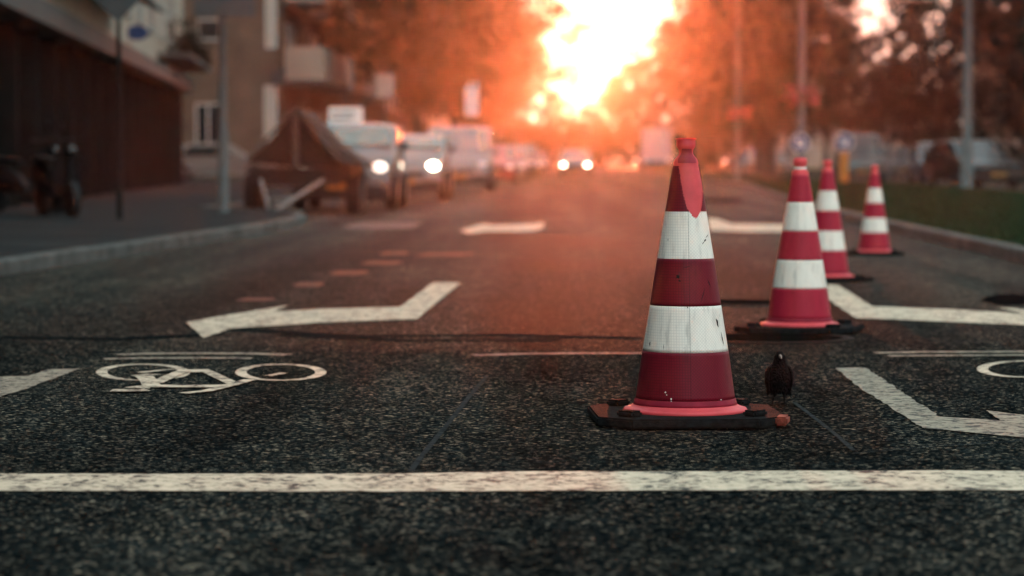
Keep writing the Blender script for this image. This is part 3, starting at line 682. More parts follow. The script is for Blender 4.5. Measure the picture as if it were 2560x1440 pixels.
# ------------------------------------------------------------------ vehicles
def vehicle(label, loc, rz, kind, paint, L, Wd, H, lit=None, group=None, name='parked_car', cat='car', lamps=(True, True), glass='carglass'):
    """front faces local -Y; origin on the ground under the middle"""
    t = thing(name, label, cat, loc, rz, group)
    hw = Wd/2; y0, y1 = -L/2, L/2
    if kind == 'car':
        prof = [(y0+.06, .22), (y0, .36), (y0+.02, .58), (y0+.12, .70), (y0+.5, .80), (y0+1.05, .90), (y0+1.75, H-.06), (y0+2.15, H), (y1-1.1, H-.01), (y1-.55, H-.12), (y1-.12, .98), (y1, .80), (y1-.02, .36), (y1-.08, .22)]
        belt = .88; ws = ((y0+1.12, .93), (y0+1.76, H-.085)); wsw = .90
    else:
        prof = [(y0+.05, .22), (y0, .40), (y0+.02, .72), (y0+.16, .86), (y0+.62, 1.0), (y0+.75, 1.06), (y0+1.35, H-.08), (y0+1.7, H), (y1-.2, H-.01), (y1-.05, H-.10), (y1, 1.0), (y1, .36), (y1-.04, .22)]
        belt = 1.0; ws = ((y0+.80, 1.10), (y0+1.36, H-.10)); wsw = .90
    def width(z, y):
        w = hw
        if z > belt: w = hw*(1-(.16 if kind == 'car' else .07)*(z-belt)/(H-belt))
        if z < .4: w = hw*.97
        e = min(y-y0, y1-y); 
        if e < .35: w *= 1-.10*((.35-e)/.35)**2
        return w
    cols = [-1, -.96, -.82, -.5, 0, .5, .82, .96, 1]
    bm = bmesh.new(); rows = []
    for (y, z) in prof:
        w = width(z, y); r = []
        for c in cols:
            dz = -.045*abs(c)**6*(1 if z > belt else .3); dy = .10*abs(c)**3*(1 if y < 0 else -1)*(.6 if abs(y) > L/2-.9 else .25)
            r.append(bm.verts.new((c*w, y+dy, z+dz)))
        rows.append(r)
    for i in range(len(rows)-1):
        for k in range(len(cols)-1):
            f = bm.faces.new((rows[i][k], rows[i][k+1], rows[i+1][k+1], rows[i+1][k])); f.smooth = True
    left = [r[0] for r in rows]; right = [r[-1] for r in rows]
    bm.faces.new(left); bm.faces.new(list(reversed(right))); bm.faces.new([rows[0][k] for k in range(len(cols))]+[rows[-1][k] for k in reversed(range(len(cols)))])
    bmesh.ops.recalc_face_normals(bm, faces=bm.faces[:])
    link('body', bm, paint, t)
    def quadpart(nm, pts, m, th=.012):
        bm = bmesh.new(); c = [Vector(p) for p in pts]; nn = (c[1]-c[0]).cross(c[2]-c[0]).normalized()
        a = [bm.verts.new(p+nn*th) for p in c]; b = [bm.verts.new(p-nn*.03) for p in c]
        bm.faces.new(a); bm.faces.new(list(reversed(b)))
        for i in range(len(c)): bm.faces.new((b[i], b[(i+1) % len(c)], a[(i+1) % len(c)], a[i]))
        return link(nm, bm, m, t)
    (ya, za), (yb, zb) = ws
    wa, wb = width(za, ya)*.88, width(zb, yb)*.86
    quadpart('windscreen', [(-wa, ya+.04, za), (wa, ya+.04, za), (wb, yb+.02, zb), (-wb, yb+.02, zb)], M[glass], .03)
    for sx in (-1, 1):
        zt = H-.13; yy0, yy1 = ya+.45, (y1-.75 if kind == 'car' else ya+1.5)
        def sp(y, z): return (sx*(width(z, 0)+.004), y, z)
        pts = [sp(yy0, belt+.05), sp(yy1, belt+.05), sp(yy1-.3, zt), sp(yb+.25, zt)]
        if sx > 0: pass
        else: pts.reverse()
        quadpart('side_window', pts, M['glass'], .008)
        for wy in (y0+.78, y1-.75):
            R = .31
            bm = bmesh.new()
            mx = Matrix.Translation((sx*(hw-.09), wy, R)) @ Matrix.Rotation(math.pi/2, 4, 'Y')
            r = bmesh.ops.create_cone(bm, cap_ends=True, segments=28, radius1=R, radius2=R, depth=.20, matrix=mx)
            bmesh.ops.bevel(bm, geom=[e for e in bm.edges if e.calc_length() < .1], offset=.02, segments=2, affect='EDGES')
            wl = link('wheel', bm, M['tyre'], t)
            bm = bmesh.new(); mx = Matrix.Translation((sx*(hw+.002), wy, R)) @ Matrix.Rotation(math.pi/2, 4, 'Y')
            bmesh.ops.create_cone(bm, cap_ends=True, segments=20, radius1=R*.62, radius2=R*.62, depth=.03, matrix=mx); link('rim', bm, M['rim'], wl)
        hz = .62 if kind == 'car' else .74
        bm = bmesh.new(); on = lamps[0 if sx < 0 else 1]
        bmesh.ops.create_uvsphere(bm, u_segments=16, v_segments=10, radius=1, matrix=Matrix.Translation((sx*(hw-.25), y0+.075, hz)) @ Matrix.Diagonal((.125, .075, .085, 1)))
        link('headlight', bm, (lit if (lit and on) else M['lampglass' if glass == 'carglass' else 'glass']), t, True)
        bm = bmesh.new(); box(bm, (sx*(hw+.10)-.09, ya+.38, belt+.02), (sx*(hw+.10)+.09, ya+.46, belt+.17), bev=.03); link('mirror', bm, paint, t)
    bm = bmesh.new(); box(bm, (-hw*.52, y0-.005, .50), (hw*.52, y0+.06, .62), bev=.02); link('grille', bm, M['trim'], t)
    bm = bmesh.new(); box(bm, (-hw*.9, y0-.03, .20), (hw*.9, y0+.12, .42), bev=.04); link('bumper', bm, M['trim'] if kind != 'car' else paint, t)
    bm = bmesh.new(); box(bm, (-.26, y0-.05, .36), (.26, y0-.032, .47)); link('number_plate', bm, M['plate'], t)
    return t
M['carglass'] = mat('windscreen_glass', (.20, .165, .14), .22, metal=.85, var=.2, spec=1.0)
PG = 'vehicles parked nose to tail along the left kerb'
def parked(px_right, d, kind, paint, L, Wd, H, label, **kw):
    """px_right: pixel of the road-side front corner at road distance d"""
    x = (px_right-1420)/F_PX*d-Wd/2
    return vehicle(label, (x, d+L/2, 0.0), 0, kind, paint, L, Wd, H, group=PG, **kw)
parked(985, 46.5, 'van', M['car_silver'], 4.4, 1.78, 1.52, 'grey parked van right behind the covered trailer', lit=M['lit_dim'], name='parked_van', cat='van')
parked(1112, 57, 'van', M['car_white'], 4.3, 1.76, 1.42, 'pale parked van with one bright headlight, second behind the trailer', lit=M['lit'], lamps=(False, True), name='parked_van', cat='van')
parked(1228, 76, 'van', M['car_white'], 5.0, 1.9, 1.82, 'tall white box van parked in the row behind the pale van', name='parked_van', cat='van')
parked(1292, 101, 'car', M['car_red'], 4.2, 1.75, 1.45, 'dark red car parked just behind the tall white van')
parked(1320, 120, 'car', M['car_white'], 4.2, 1.75, 1.45, 'white parked car, second behind the tall white van')
parked(1340, 140, 'van', M['car_silver'], 4.6, 1.8, 1.7, 'silver parked van far down the row', name='parked_van', cat='van')
parked(1357, 165, 'car', M['car_white'], 4.2, 1.75, 1.45, 'small white parked car near the end of the row')
parked(1370, 190, 'car', M['car_blue'], 4.2, 1.75, 1.45, 'blue grey parked car, farthest of the row')
vehicle('car driving towards the camera with both headlights shining', ((1438-1420)/F_PX*150, 152, 0), 0, 'car', M['car_silver'], 4.3, 1.82, 1.47, lit=M['lit'], name='moving_car')
RG = 'cars parked across the grass verge'
def rcar(px, d, kind, paint, label, rz=0, **kw):
    return vehicle(label, ((px-1420)/F_PX*d, d+2, .012), rz, kind, paint, 4.3, 1.8, 1.5 if kind == 'car' else 1.9, group=RG, glass='glass', **kw)
rcar(2448, 84, 'car', M['car_black'], 'black car behind the right-hand lamp post', rz=.25)
rcar(2362, 96, 'car', M['car_blue'], 'dark blue grey car left of the right-hand lamp post')
rcar(2155, 108, 'van', M['car_silver'], 'pale van beyond the farthest cone', name='parked_van', cat='van')
rcar(2250, 128, 'car', M['car_silver'], 'silver car between the pale van and the dark cars')
rcar(1875, 165, 'car', M['car_white'], 'white car glimpsed between the tree trunks left of the second cone')
rcar(1950, 190, 'car', M['car_white'], 'white car far behind the second cone')
vehicle('white car in the side street between the two left buildings', (-12.9, 101, .12), math.radians(90), 'car', M['car_white'], 4.2, 1.75, 1.4, name='parked_car')
vehicle('bright white lorry far down the right side of the road', ((1640-1420)/F_PX*210, 212, .12), 0, 'van', M['car_white'], 6.5, 2.3, 3.2, name='delivery_van', cat='van')
M['scooterblack'] = mat('matt_black_scooter', (.004, .005, .006), .6, spec=.06)
M['drawbar'] = mat('pale_drawbar', (.17, .165, .16), .6, var=.15)
# ------------------------------------------------------------------ covered trailer
def trailer():
    d = 42.5; t = thing('trailer', 'flat trailer under a peaked brown tarpaulin, parked at the kerb end', 'trailer', ((745-1420)/F_PX*d, d, 0))
    def X(px): return (px-745)/F_PX*d
    def Z(py): return HC+(402-py)/F_PX*d
    bm = bmesh.new()
    box(bm, (X(625), 0, .60), (X(878), 3.2, .74), bev=.02)
    for k in range(4): box(bm, (X(640), .3+k*.8, .50), (X(862), .38+k*.8, .60))
    link('bed', bm, M['trailerbed'], t)
    bm = bmesh.new(); box(bm, (X(632), -.04, .46), (X(850), .0, .57)); link('front_board', bm, M['trailerbed'], t)
    for a, b in ((X(652), X(693)), (X(808), X(706))):
        bm = bmesh.new(); tube(bm, [(a, -.06, .55), (b, -1.2, .09)], .034, 8); link('drawbar', bm, M['drawbar'], t)
    bm = bmesh.new(); tube(bm, [(X(700), -1.22, .0), (X(700), -1.22, .26)], .035, 8); box(bm, (X(688), -1.34, .05), (X(712), -1.16, .14), bev=.02); link('hitch', bm, M['galv'], t)
    for sx, a, b in ((-1, 598, 634), (1, 856, 890)):
        for yy in (.9, 1.75):
            bm = bmesh.new(); R = .34
            bmesh.ops.create_cone(bm, cap_ends=True, segments=28, radius1=R, radius2=R, depth=X(b)-X(a), matrix=Matrix.Translation(((X(a)+X(b))/2, yy, R)) @ Matrix.Rotation(math.pi/2, 4, 'Y'))
            link('wheel', bm, M['tyre'], t)
    bm = bmesh.new()                                  # tarpaulin: sagging sheet over a ridge
    pk = (X(742), Z(272)); l = (X(618), Z(402)); r = (X(908), Z(418))
    n, m_ = 14, 12; V = []
    for j in range(m_+1):
        y = -.10+3.3*j/m_; row = []
        for i in range(2*n+1):
            if i <= n: u = i/n; x = l[0]+(pk[0]-l[0])*u; z = l[1]+(pk[1]-l[1])*u-.07*math.sin(math.pi*u)
            else: u = (i-n)/n; x = pk[0]+(r[0]-pk[0])*u; z = pk[1]+(r[1]-pk[1])*u-.10*math.sin(math.pi*u)
            row.append(bm.verts.new((x, y, z+.03*noise.noise((x*4, y*2.4, 1)))))
        V.append(row)
    for j in range(m_):
        for i in range(2*n): f = bm.faces.new((V[j][i], V[j][i+1], V[j+1][i+1], V[j+1][i])); f.smooth = True
    c = bm.verts.new((X(742), -.05, .75)); 
    for i in range(2*n): bm.faces.new((V[0][i+1], V[0][i], c))
    tp = link('tarpaulin', bm, M['tarp'], t); sm = tp.modifiers.new('s', 'SOLIDIFY'); sm.thickness = .012
    bm = bmesh.new()
    tube(bm, [(pk[0], -.13, pk[1]), (pk[0]+.35*(r[0]-pk[0]), -.15, pk[1]+.40*(r[1]-pk[1])-.10), (pk[0]+.62*(r[0]-pk[0]), -.15, pk[1]+.75*(r[1]-pk[1])-.10), (r[0]-.12, -.15, r[1]+.02)], .045, 8)
    tube(bm, [(l[0], -.13, l[1]+.02), (pk[0], -.13, pk[1]+.01), (r[0], -.13, r[1]+.02)], .035, 8)
    link('tarp_rope', bm, M['tarpedge'], tp)
    bm = bmesh.new(); box(bm, (X(733), -.17, .74), (X(749), -.11, pk[1]-.05)); link('front_post', bm, M['tarpedge'], t)
trailer()
# ------------------------------------------------------------------ poles and signs
def post(name, label, cat, px, d, r, h, z0=.116, m=None, group=None):
    p = ground_at(px, d); p.z = z0; t = thing(name, label, cat, p, 0, group)
    bm = bmesh.new(); tube(bm, [(0, 0, 0), (0, 0, 1.1), (0, 0, 1.15), (0, 0, h)], [r*1.25, r*1.25, r, r*.75], 20); link('pole', bm, m or M['galv'], t)
    return t
def lamp_head(t, h, sx):
    bm = bmesh.new(); tube(bm, [(0, 0, h-.05), (sx*.3, 0, h+.35), (sx*1.6, 0, h+.5)], .05, 10); link('arm', bm, M['galv'], t)
    bm = bmesh.new(); box(bm, (sx*1.9-.45, -.15, h+.42), (sx*1.9+.45, .15, h+.58), bev=.05); link('lamp', bm, M['signback'], t)
LG = 'grey street lamp posts'
a = post('street_lamp', 'grey lamp post with a ring of pink flowers, behind the second cone', 'street lamp', 2001, 60, .085, 9, group=LG); lamp_head(a, 9, -1)
b = post('street_lamp', 'thick grey lamp post on the grass, right of all cones', 'street lamp', 2413, 70, .125, 10, group=LG); lamp_head(b, 10, 1)
c = post('street_lamp', 'distant lamp post with a flower basket, left of the second cone', 'street lamp', 1842, 104, .085, 9, group=LG); lamp_head(c, 9, -1)
def basket(px, py, d, r, label):
    p = P(px, py, d); t = thing('flower_basket', label, 'flower basket', p, 0, 'pink flower baskets hung on lamp posts')
    bm = bmesh.new(); bl = bmesh.new(); rnd = random.Random(px)
    for i in range(900):
        a = rnd.uniform(0, 6.283); rr = r*rnd.uniform(.55, 1.0); z = rnd.gauss(.02, .10)-(.16 if rr > r*.85 else 0)*rnd.random()
        q = Vector((rr*math.cos(a), rr*math.sin(a), z)); s = rnd.uniform(.012, .028)
        u = Vector((rnd.uniform(-1, 1), rnd.uniform(-1, 1), rnd.uniform(-1, 1))).normalized(); v = u.cross(Vector((.3, .5, .8))).normalized()
        tb = bm if rnd.random() < .55 else bl
        tb.faces.new([tb.verts.new(q+u*s), tb.verts.new(q+v*s), tb.verts.new(q-u*s), tb.verts.new(q-v*s)])
    tag(link('flowers', bm, M['flowers'], t), kind='stuff'); tag(link('foliage', bl, M['flowerleaf'], t), kind='stuff')
    for sx in (-1, 1):
        bm = bmesh.new(); bmesh.ops.create_uvsphere(bm, u_segments=14, v_segments=8, radius=r*.42, matrix=Matrix.Translation((sx*r*.5, 0, -.02)) @ Matrix.Diagonal((1, 1, .5, 1))); link('bowl', bm, M['bark'], t, True)
basket(2001, 237, 60, .42, 'ring of pink flowers round the lamp post behind the second cone')
basket(1850, 283, 104, .48, 'small pink flower basket on the distant lamp post')
def round_sign(px, py, d, label, post_m, flip):
    base = ground_at(px, d); base.z = .116; t = thing('traffic_sign', label, 'traffic sign', base, 0, 'round blue arrow signs on the verge')
    zc = P(px, py, d).z-.116; r = 24*d/F_PX
    bm = bmesh.new(); tube(bm, [(0, .03, 0), (0, .03, zc)], .03, 10); link('pole', bm, M['galv'], t)
    def disc(nm, rad, y, m, par):
        bm = bmesh.new(); bmesh.ops.create_cone(bm, cap_ends=True, segments=40, radius1=rad, radius2=rad, depth=.02, matrix=Matrix.Translation((0, y, zc)) @ Matrix.Rotation(math.pi/2, 4, 'X')); return link(nm, bm, m, par)
    disc('rim', r, 0, M['signwhite'], t); pl = disc('sign_face', r*.92, -.004, M['signblue'], t)
    bm = bmesh.new()
    pts = [(-.09, .55), (.09, .55), (.09, -.05), (.34, .18), (.34, -.10), (0, -.50), (-.34, -.10), (-.34, .18), (-.09, -.05)]
    ca, sa = math.cos(math.radians(45*flip)), math.sin(math.radians(45*flip))
    q = [((x*ca-y*sa)*r, (x*sa+y*ca)*r) for x, y in pts]
    a_ = [bm.verts.new((x, -.024, zc+z)) for x, z in q]; b_ = [bm.verts.new((x, -.010, zc+z)) for x, z in q]
    f = bm.faces.new(a_)
    for i in range(len(q)): bm.faces.new((a_[i], a_[(i+1) % len(q)], b_[(i+1) % len(q)], b_[i]))
    bmesh.ops.recalc_face_normals(bm, faces=bm.faces[:]); link('arrow', bm, M['signwhite'], pl)
    if post_m:
        bm = bmesh.new(); w = 10*d/F_PX; box(bm, (-w, -.03, 0), (w, .1, zc-r*1.02), bev=.02); link('bollard', bm, post_m, t)
round_sign(1998, 358, 56, 'round blue sign with white arrow right above the second cone', None, 1)
round_sign(2108, 355, 92, 'round blue sign with white arrow on an orange post, right of the third cone', M['orange'], 1)
# left sign pole with plate at the top of the picture
t = post('sign_pole', 'grey pole on the left pavement beside the trailer, carrying a plate', 'sign pole', 557, 39, .062, 4.2)
bm = bmesh.new(); p0, p1 = P(487, 42, 39), P(640, -60, 39); o = t.location
box(bm, (p0.x-o.x, -.09, p0.z-o.z), (p1.x-o.x, -.05, p1.z-o.z), bev=.01); link('sign_plate', bm, M['signback'], t)
t = post('sign_pole', 'thin dark pole in front of the dark arcade, carrying a diamond sign seen from behind', 'sign pole', 296, 34, .032, 4.0, m=M['darkpier'])
o = t.location; c0 = P(296, -12, 34); zc = c0.z-o.z; h = 68*34/F_PX
bm = bmesh.new(); q = [(0, zc-h), (h, zc), (0, zc+h), (-h, zc)]
a_ = [bm.verts.new((x, -.06, z)) for x, z in q]; b_ = [bm.verts.new((x, -.04, z)) for x, z in q]
bm.faces.new(a_); bm.faces.new(list(reversed(b_)))
for i in range(4): bm.faces.new((a_[i], a_[(i+1) % 4], b_[(i+1) % 4], b_[i]))
bmesh.ops.recalc_face_normals(bm, faces=bm.faces[:]); link('sign_plate', bm, M['signback'], t)
t = post('sign_board', 'white board on a post above the grey parked van', 'sign', 866, 62, .03, 2.5)
o = t.location; p0, p1 = P(822, 322, 62), P(908, 268, 62)
bm = bmesh.new(); box(bm, (p0.x-o.x, -.08, p0.z-o.z), (p1.x-o.x, -.04, p1.z-o.z), bev=.01); b = link('board', bm, M['signwhite'], t)
for k in range(3):
    bm = bmesh.new(); zz = p0.z-o.z+.10+.12*k; box(bm, (p0.x-o.x+.06, -.088, zz), (p1.x-o.x-.30+.06*k, -.081, zz+.035)); link('text_bar', bm, M['signback'], b)
t = post('sign_board', 'pale upright board on a post among the left trees', 'sign', 962, 92, .035, 3.8)
o = t.location; p0, p1 = P(940, 245, 92), P(986, 185, 92)
bm = bmesh.new(); box(bm, (p0.x-o.x, -.08, p0.z-o.z), (p1.x-o.x, -.04, p1.z-o.z), bev=.01); link('board', bm, M['curtain'], t)
t = post('sign_board', 'pale narrow sign deep in the orange haze left of the road', 'sign', 1180, 130, .04, 4.2)
o = t.location; p0, p1 = P(1162, 290, 130), P(1196, 205, 130)
bm = bmesh.new(); box(bm, (p0.x-o.x, -.08, p0.z-o.z), (p1.x-o.x, -.04, p1.z-o.z), bev=.01); link('board', bm, M['signwhite'], t)
for i, (px, d, h) in enumerate([(2217, 112, 2.6), (2247, 120, 2.4)]):
    post('thin_post', ['thin pale post behind the farthest cone', 'thin pale post just right of the other thin post'][i], 'post', px, d, .05, h, group='thin posts beyond the verge')
# ------------------------------------------------------------------ buildings
def window(par, origin, ux, w, z0, z1, off, out, curtain=False, bars=1):
    """window on a wall: origin (x,y) of its left edge, ux unit vector along the wall, out = outward unit vector"""
    def pt(s, dd, z): return Vector((origin[0]+ux[0]*s+out[0]*dd, origin[1]+ux[1]*s+out[1]*dd, z))
    def slab(nm, s0, s1, za, zb, d0, d1, m, p):
        bm = bmesh.new(); v = [bm.verts.new(pt(s, dd, z)) for z in (za, zb) for dd in (d0, d1) for s in (s0, s1)]
        for f in ((0, 1, 3, 2), (4, 5, 7, 6), (0, 1, 5, 4), (2, 3, 7, 6), (0, 2, 6, 4), (1, 3, 7, 5)): bm.faces.new([v[i] for i in f])
        bmesh.ops.recalc_face_normals(bm, faces=bm.faces[:]); return link(nm, bm, m, p)
    wd = slab('window', 0, w, z0, z1, -.02, .012, M['curtain'] if curtain else M['glass'], par)
    bm = bmesh.new()
    def add(s0, s1, za, zb, d0, d1):
        v = [bm.verts.new(pt(s, dd, z)) for z in (za, zb) for dd in (d0, d1) for s in (s0, s1)]
        for f in ((0, 1, 3, 2), (4, 5, 7, 6), (0, 1, 5, 4), (2, 3, 7, 6), (0, 2, 6, 4), (1, 3, 7, 5)): bm.faces.new([v[i] for i in f])
    add(-.06, 0, z0-.06, z1+.06, -.01, .05); add(w, w+.06, z0-.06, z1+.06, -.01, .05); add(0, w, z0-.06, z0, -.01, .07); add(0, w, z1, z1+.06, -.01, .05)
    for k in range(bars): add(w*(k+1)/(bars+1)-.03, w*(k+1)/(bars+1)+.03, z0, z1, .0125, .045)
    bmesh.ops.recalc_face_normals(bm, faces=bm.faces[:]); link('frame', bm, M['frame'], wd)
def wallbox(par, nm, A, B, depth, z0, z1, m, out, proud=0.0):
    A, B, out = Vector(A), Vector(B), Vector(out)
    q = [A+out*proud, B+out*proud, B-out*depth, A-out*depth]
    bm = bmesh.new(); prism(bm, [tuple(p) for p in q], z0, z1); return link(nm, bm, m, par)
# left building with dark arcade
A, B = Vector((-3.88, -14)), Vector((-12.45, 88)); u = (B-A).normalized(); out = Vector((u.y, -u.x)); Lb = (B-A).length
t1 = thing('arcade_building', 'cream building over a dark panelled ground floor at the far left', 'building', (0, 0, 0))
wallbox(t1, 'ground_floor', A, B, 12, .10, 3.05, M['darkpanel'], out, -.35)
wallbox(t1, 'upper_wall', A, B, 12, 3.42, 13, M['cream'], out, 0)
wallbox(t1, 'canopy', A, B, 1.0, 3.05, 3.42, M['fascia'], out, .35)
wallbox(t1, 'roof', A-u*.3, B+u*.3, 12.3, 13.0, 13.3, M['fascia'], out, .3)
n = 34
for k in range(n+1):
    s = Lb*k/n; c = A+u*s
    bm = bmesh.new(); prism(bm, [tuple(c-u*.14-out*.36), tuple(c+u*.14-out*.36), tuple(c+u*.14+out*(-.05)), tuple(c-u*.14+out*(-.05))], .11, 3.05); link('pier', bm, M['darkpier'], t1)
for lv in range(3):
    z = 4.35+lv*3.0; s = 2.0; k = 0
    while s < Lb-4:
        w = (2.2, 1.4)[k % 2]
        window(t1, tuple(A+u*s), tuple(u), w, z, z+1.35, 0, tuple(out), curtain=(k % 4 == 1)); s += w+2.4; k += 1
# awnings and balcony on the cream wall
def on_wall(px, u_, A_):     # distance along the wall hit by the camera ray through px
    r = ray(px, 402); k = r.x/r.y
    return (k*A_.y-A_.x)/(u_.x-k*u_.y)
s0, s1 = on_wall(395, u, A), on_wall(462, u, A)
c0, c1 = A+u*s0, A+u*s1
bm = bmesh.new(); prism(bm, [tuple(c0), tuple(c1), tuple(c1+out*.9), tuple(c0+out*.9)], 3.72, 3.86)
bal = link('balcony', bm, M['fascia'], t1)
bm = bmesh.new(); rnd = random.Random(4)
for i in range(900):
    q = c0.lerp(c1, rnd.random())+out*rnd.uniform(.2, .95); z = 3.86+abs(rnd.gauss(0, .45)); sz = rnd.uniform(.05, .12)
    a_ = Vector((rnd.uniform(-1, 1), rnd.uniform(-1, 1), rnd.uniform(-1, 1))).normalized(); b_ = a_.cross(Vector((.2, .4, .9))).normalized(); q = Vector((q.x, q.y, z))
    bm.faces.new([bm.verts.new(q+a_*sz), bm.verts.new(q+b_*sz), bm.verts.new(q-a_*sz)])
tag(link('balcony_plants', bm, M['leafB']), 'dark bushy plants on the balcony of the cream building', 'plant')
for p0_, p1_ in ((100, 280),):
    s0, s1 = on_wall(p0_, u, A), on_wall(p1_, u, A); c0, c1 = A+u*s0, A+u*s1
    bm = bmesh.new(); q = [Vector((c0.x, c0.y, 4.7)), Vector((c1.x, c1.y, 4.7)), Vector((c1.x+out.x*1.2, c1.y+out.y*1.2, 4.15)), Vector((c0.x+out.x*1.2, c0.y+out.y*1.2, 4.15))]
    va = [bm.verts.new(p) for p in q]; vb = [bm.verts.new(p-Vector((0, 0, .06))) for p in q]; bm.faces.new(va); bm.faces.new(list(reversed(vb)))
    for i in range(4): bm.faces.new((va[i], va[(i+1) % 4], vb[(i+1) % 4], vb[i]))
    link('awning', bm, M['awning'], t1)
# small blue oval shop sign sticking out of the cream wall
s0 = on_wall(322, u, A); c0 = A+u*s0
ts = thing('shop_sign', 'small dark blue oval sign sticking out over the arcade', 'sign', (c0.x, c0.y, 0))
bm = bmesh.new(); dd = c0.y; zc = P(322, 82, dd).z
bmesh.ops.create_cone(bm, cap_ends=True, segments=32, radius1=.22, radius2=.22, depth=.06, matrix=Matrix.Translation((.22, 0, zc)) @ Matrix.Diagonal((1.25, 1, .8, 1)) @ Matrix.Rotation(math.pi/2, 4, 'X')); link('sign_face', bm, M['signblue'], ts)
bm = bmesh.new(); tube(bm, [(-.05, 0, zc), (.1, 0, zc)], .02, 8); link('bracket', bm, M['trim'], ts)
# second left building: brown brick with balconies
t2 = thing('brick_building', 'brown brick apartment building with cream balconies, centre left', 'building')
D0 = 110.0; xr = (692-1420)/F_PX*D0
bm = bmesh.new(); box(bm, (xr-16, D0, .1), (xr, D0+46, 14)); link('wall', bm, M['brickbrown'], t2)
bm = bmesh.new(); box(bm, (xr-16.3, D0-.3, 14), (xr+.3, D0+46.3, 14.4)); link('roof', bm, M['roof'], t2)
def Zp(py, d): return HC+(402-py)/F_PX*d
def Xp(px, d): return (px-1420)/F_PX*d
def win_front(pxa, pya, pxb, pyb, cur=False, bars=0):
    xa, xb = Xp(pxa, D0), Xp(pxb, D0); window(t2, (xa, D0), (1, 0), xb-xa, Zp(pyb, D0), Zp(pya, D0), 0, (0, -1), curtain=cur, bars=bars)
win_front(498, 52, 548, 98); win_front(492, 262, 548, 378, bars=1); win_front(498, -160, 548, -60)
win_front(668, -40, 680, 118, True); win_front(686, -40, 697-8, 118, True); win_front(664, 218, 676, 350, True); win_front(682, 214, 689, 350, True)
win_front(600, -160, 640, -60); 
for zb in (Zp(210, 113), Zp(12, 113), Zp(12, 113)+3.2):
    for yy in (113, 124, 135, 146):
        bm = bmesh.new(); box(bm, (xr+.003, yy, zb), (xr+1.65, yy+5, zb+.18)); bl = link('balcony', bm, M['fascia'], t2)
        bm = bmesh.new(); box(bm, (xr+.003, yy+.002, zb+.18), (xr+1.64, yy+.06, zb+1.55)); box(bm, (xr+1.58, yy+.06, zb+.18), (xr+1.64, yy+4.94, zb+1.55)); link('railing_panel', bm, M['balcony'], bl)
        window(t2, (xr, yy+.8), (0, 1), 3.0, zb+.5, zb+2.5, 0, (1, 0), bars=2)
bm = bmesh.new(); box(bm, (xr+.003, 112, 2.6), (xr+1.5, 136, 2.85)); link('canopy', bm, M['trim'], t2)
for k in range(5): window(t2, (xr, 113+k*5), (0, 1), 3.6, .5, 2.5, 0, (1, 0), bars=1)
ts = thing('shop_sign', 'small dark square sign on the corner of the brown brick building', 'sign', (xr, D0-.2, 0))
bm = bmesh.new(); box(bm, (Xp(680, D0)-xr, 0, Zp(214, D0)), (Xp(715, D0)-xr, .12, Zp(174, D0)), bev=.02); link('sign_box', bm, M['trim'], ts)
bm = bmesh.new(); tube(bm, [(-.02, .14, Zp(195, D0)), (-.02, .22, Zp(195, D0))], .03, 8); link('bracket', bm, M['trim'], ts)
# further terraces on the left
def terrace(label, x0, y0, y1, h, m, side, ww=1.5):
    t = thing('terrace_building', label, 'building')
    xa, xb = (x0-12, x0) if side < 0 else (x0, x0+12)
    bm = bmesh.new(); box(bm, (xa, y0, .1), (xb, y1, h)); link('wall', bm, m, t)
    bm = bmesh.new(); box(bm, (xa-.3, y0-.3, h), (xb+.3, y1+.3, h+.4)); link('roof', bm, M['roof'], t)
    y = y0+1.5; k = 0
    while y < y1-2.5:
        z = 1.0
        while z < h-2:
            window(t, (x0, y), (0, 1), ww, z, z+1.6, 0, (1 if side < 0 else -1, 0), curtain=(k % 3 == 0)); z += 3.0; k += 1
        y += 5.0
    x = xa+1.0
    while x < xb-2:
        z = 1.0
        while z < h-2:
            window(t, (x, y0), (1, 0), ww, z, z+1.5, 0, (0, -1), curtain=(k % 3 == 0)); z += 3.0; k += 1
        x += 3.4
terrace('red brick terrace beyond the balconies, behind the left trees', -11.0, 162, 215, 12, M['brickred'], -1)
terrace('pale terrace far down the left side in the haze', -11.0, 220, 290, 11, M['cream'], -1)
terrace('brick terrace far behind the right trees', 34, 150, 230, 11, M['brickred'], 1)
terrace('cream flats behind the right trees, beyond the service road', 38, 90, 146, 12, M['cream'], 1)
terrace('low pale house at the far end of the service road', 21, 262, 296, 7, M['cream'], 1)
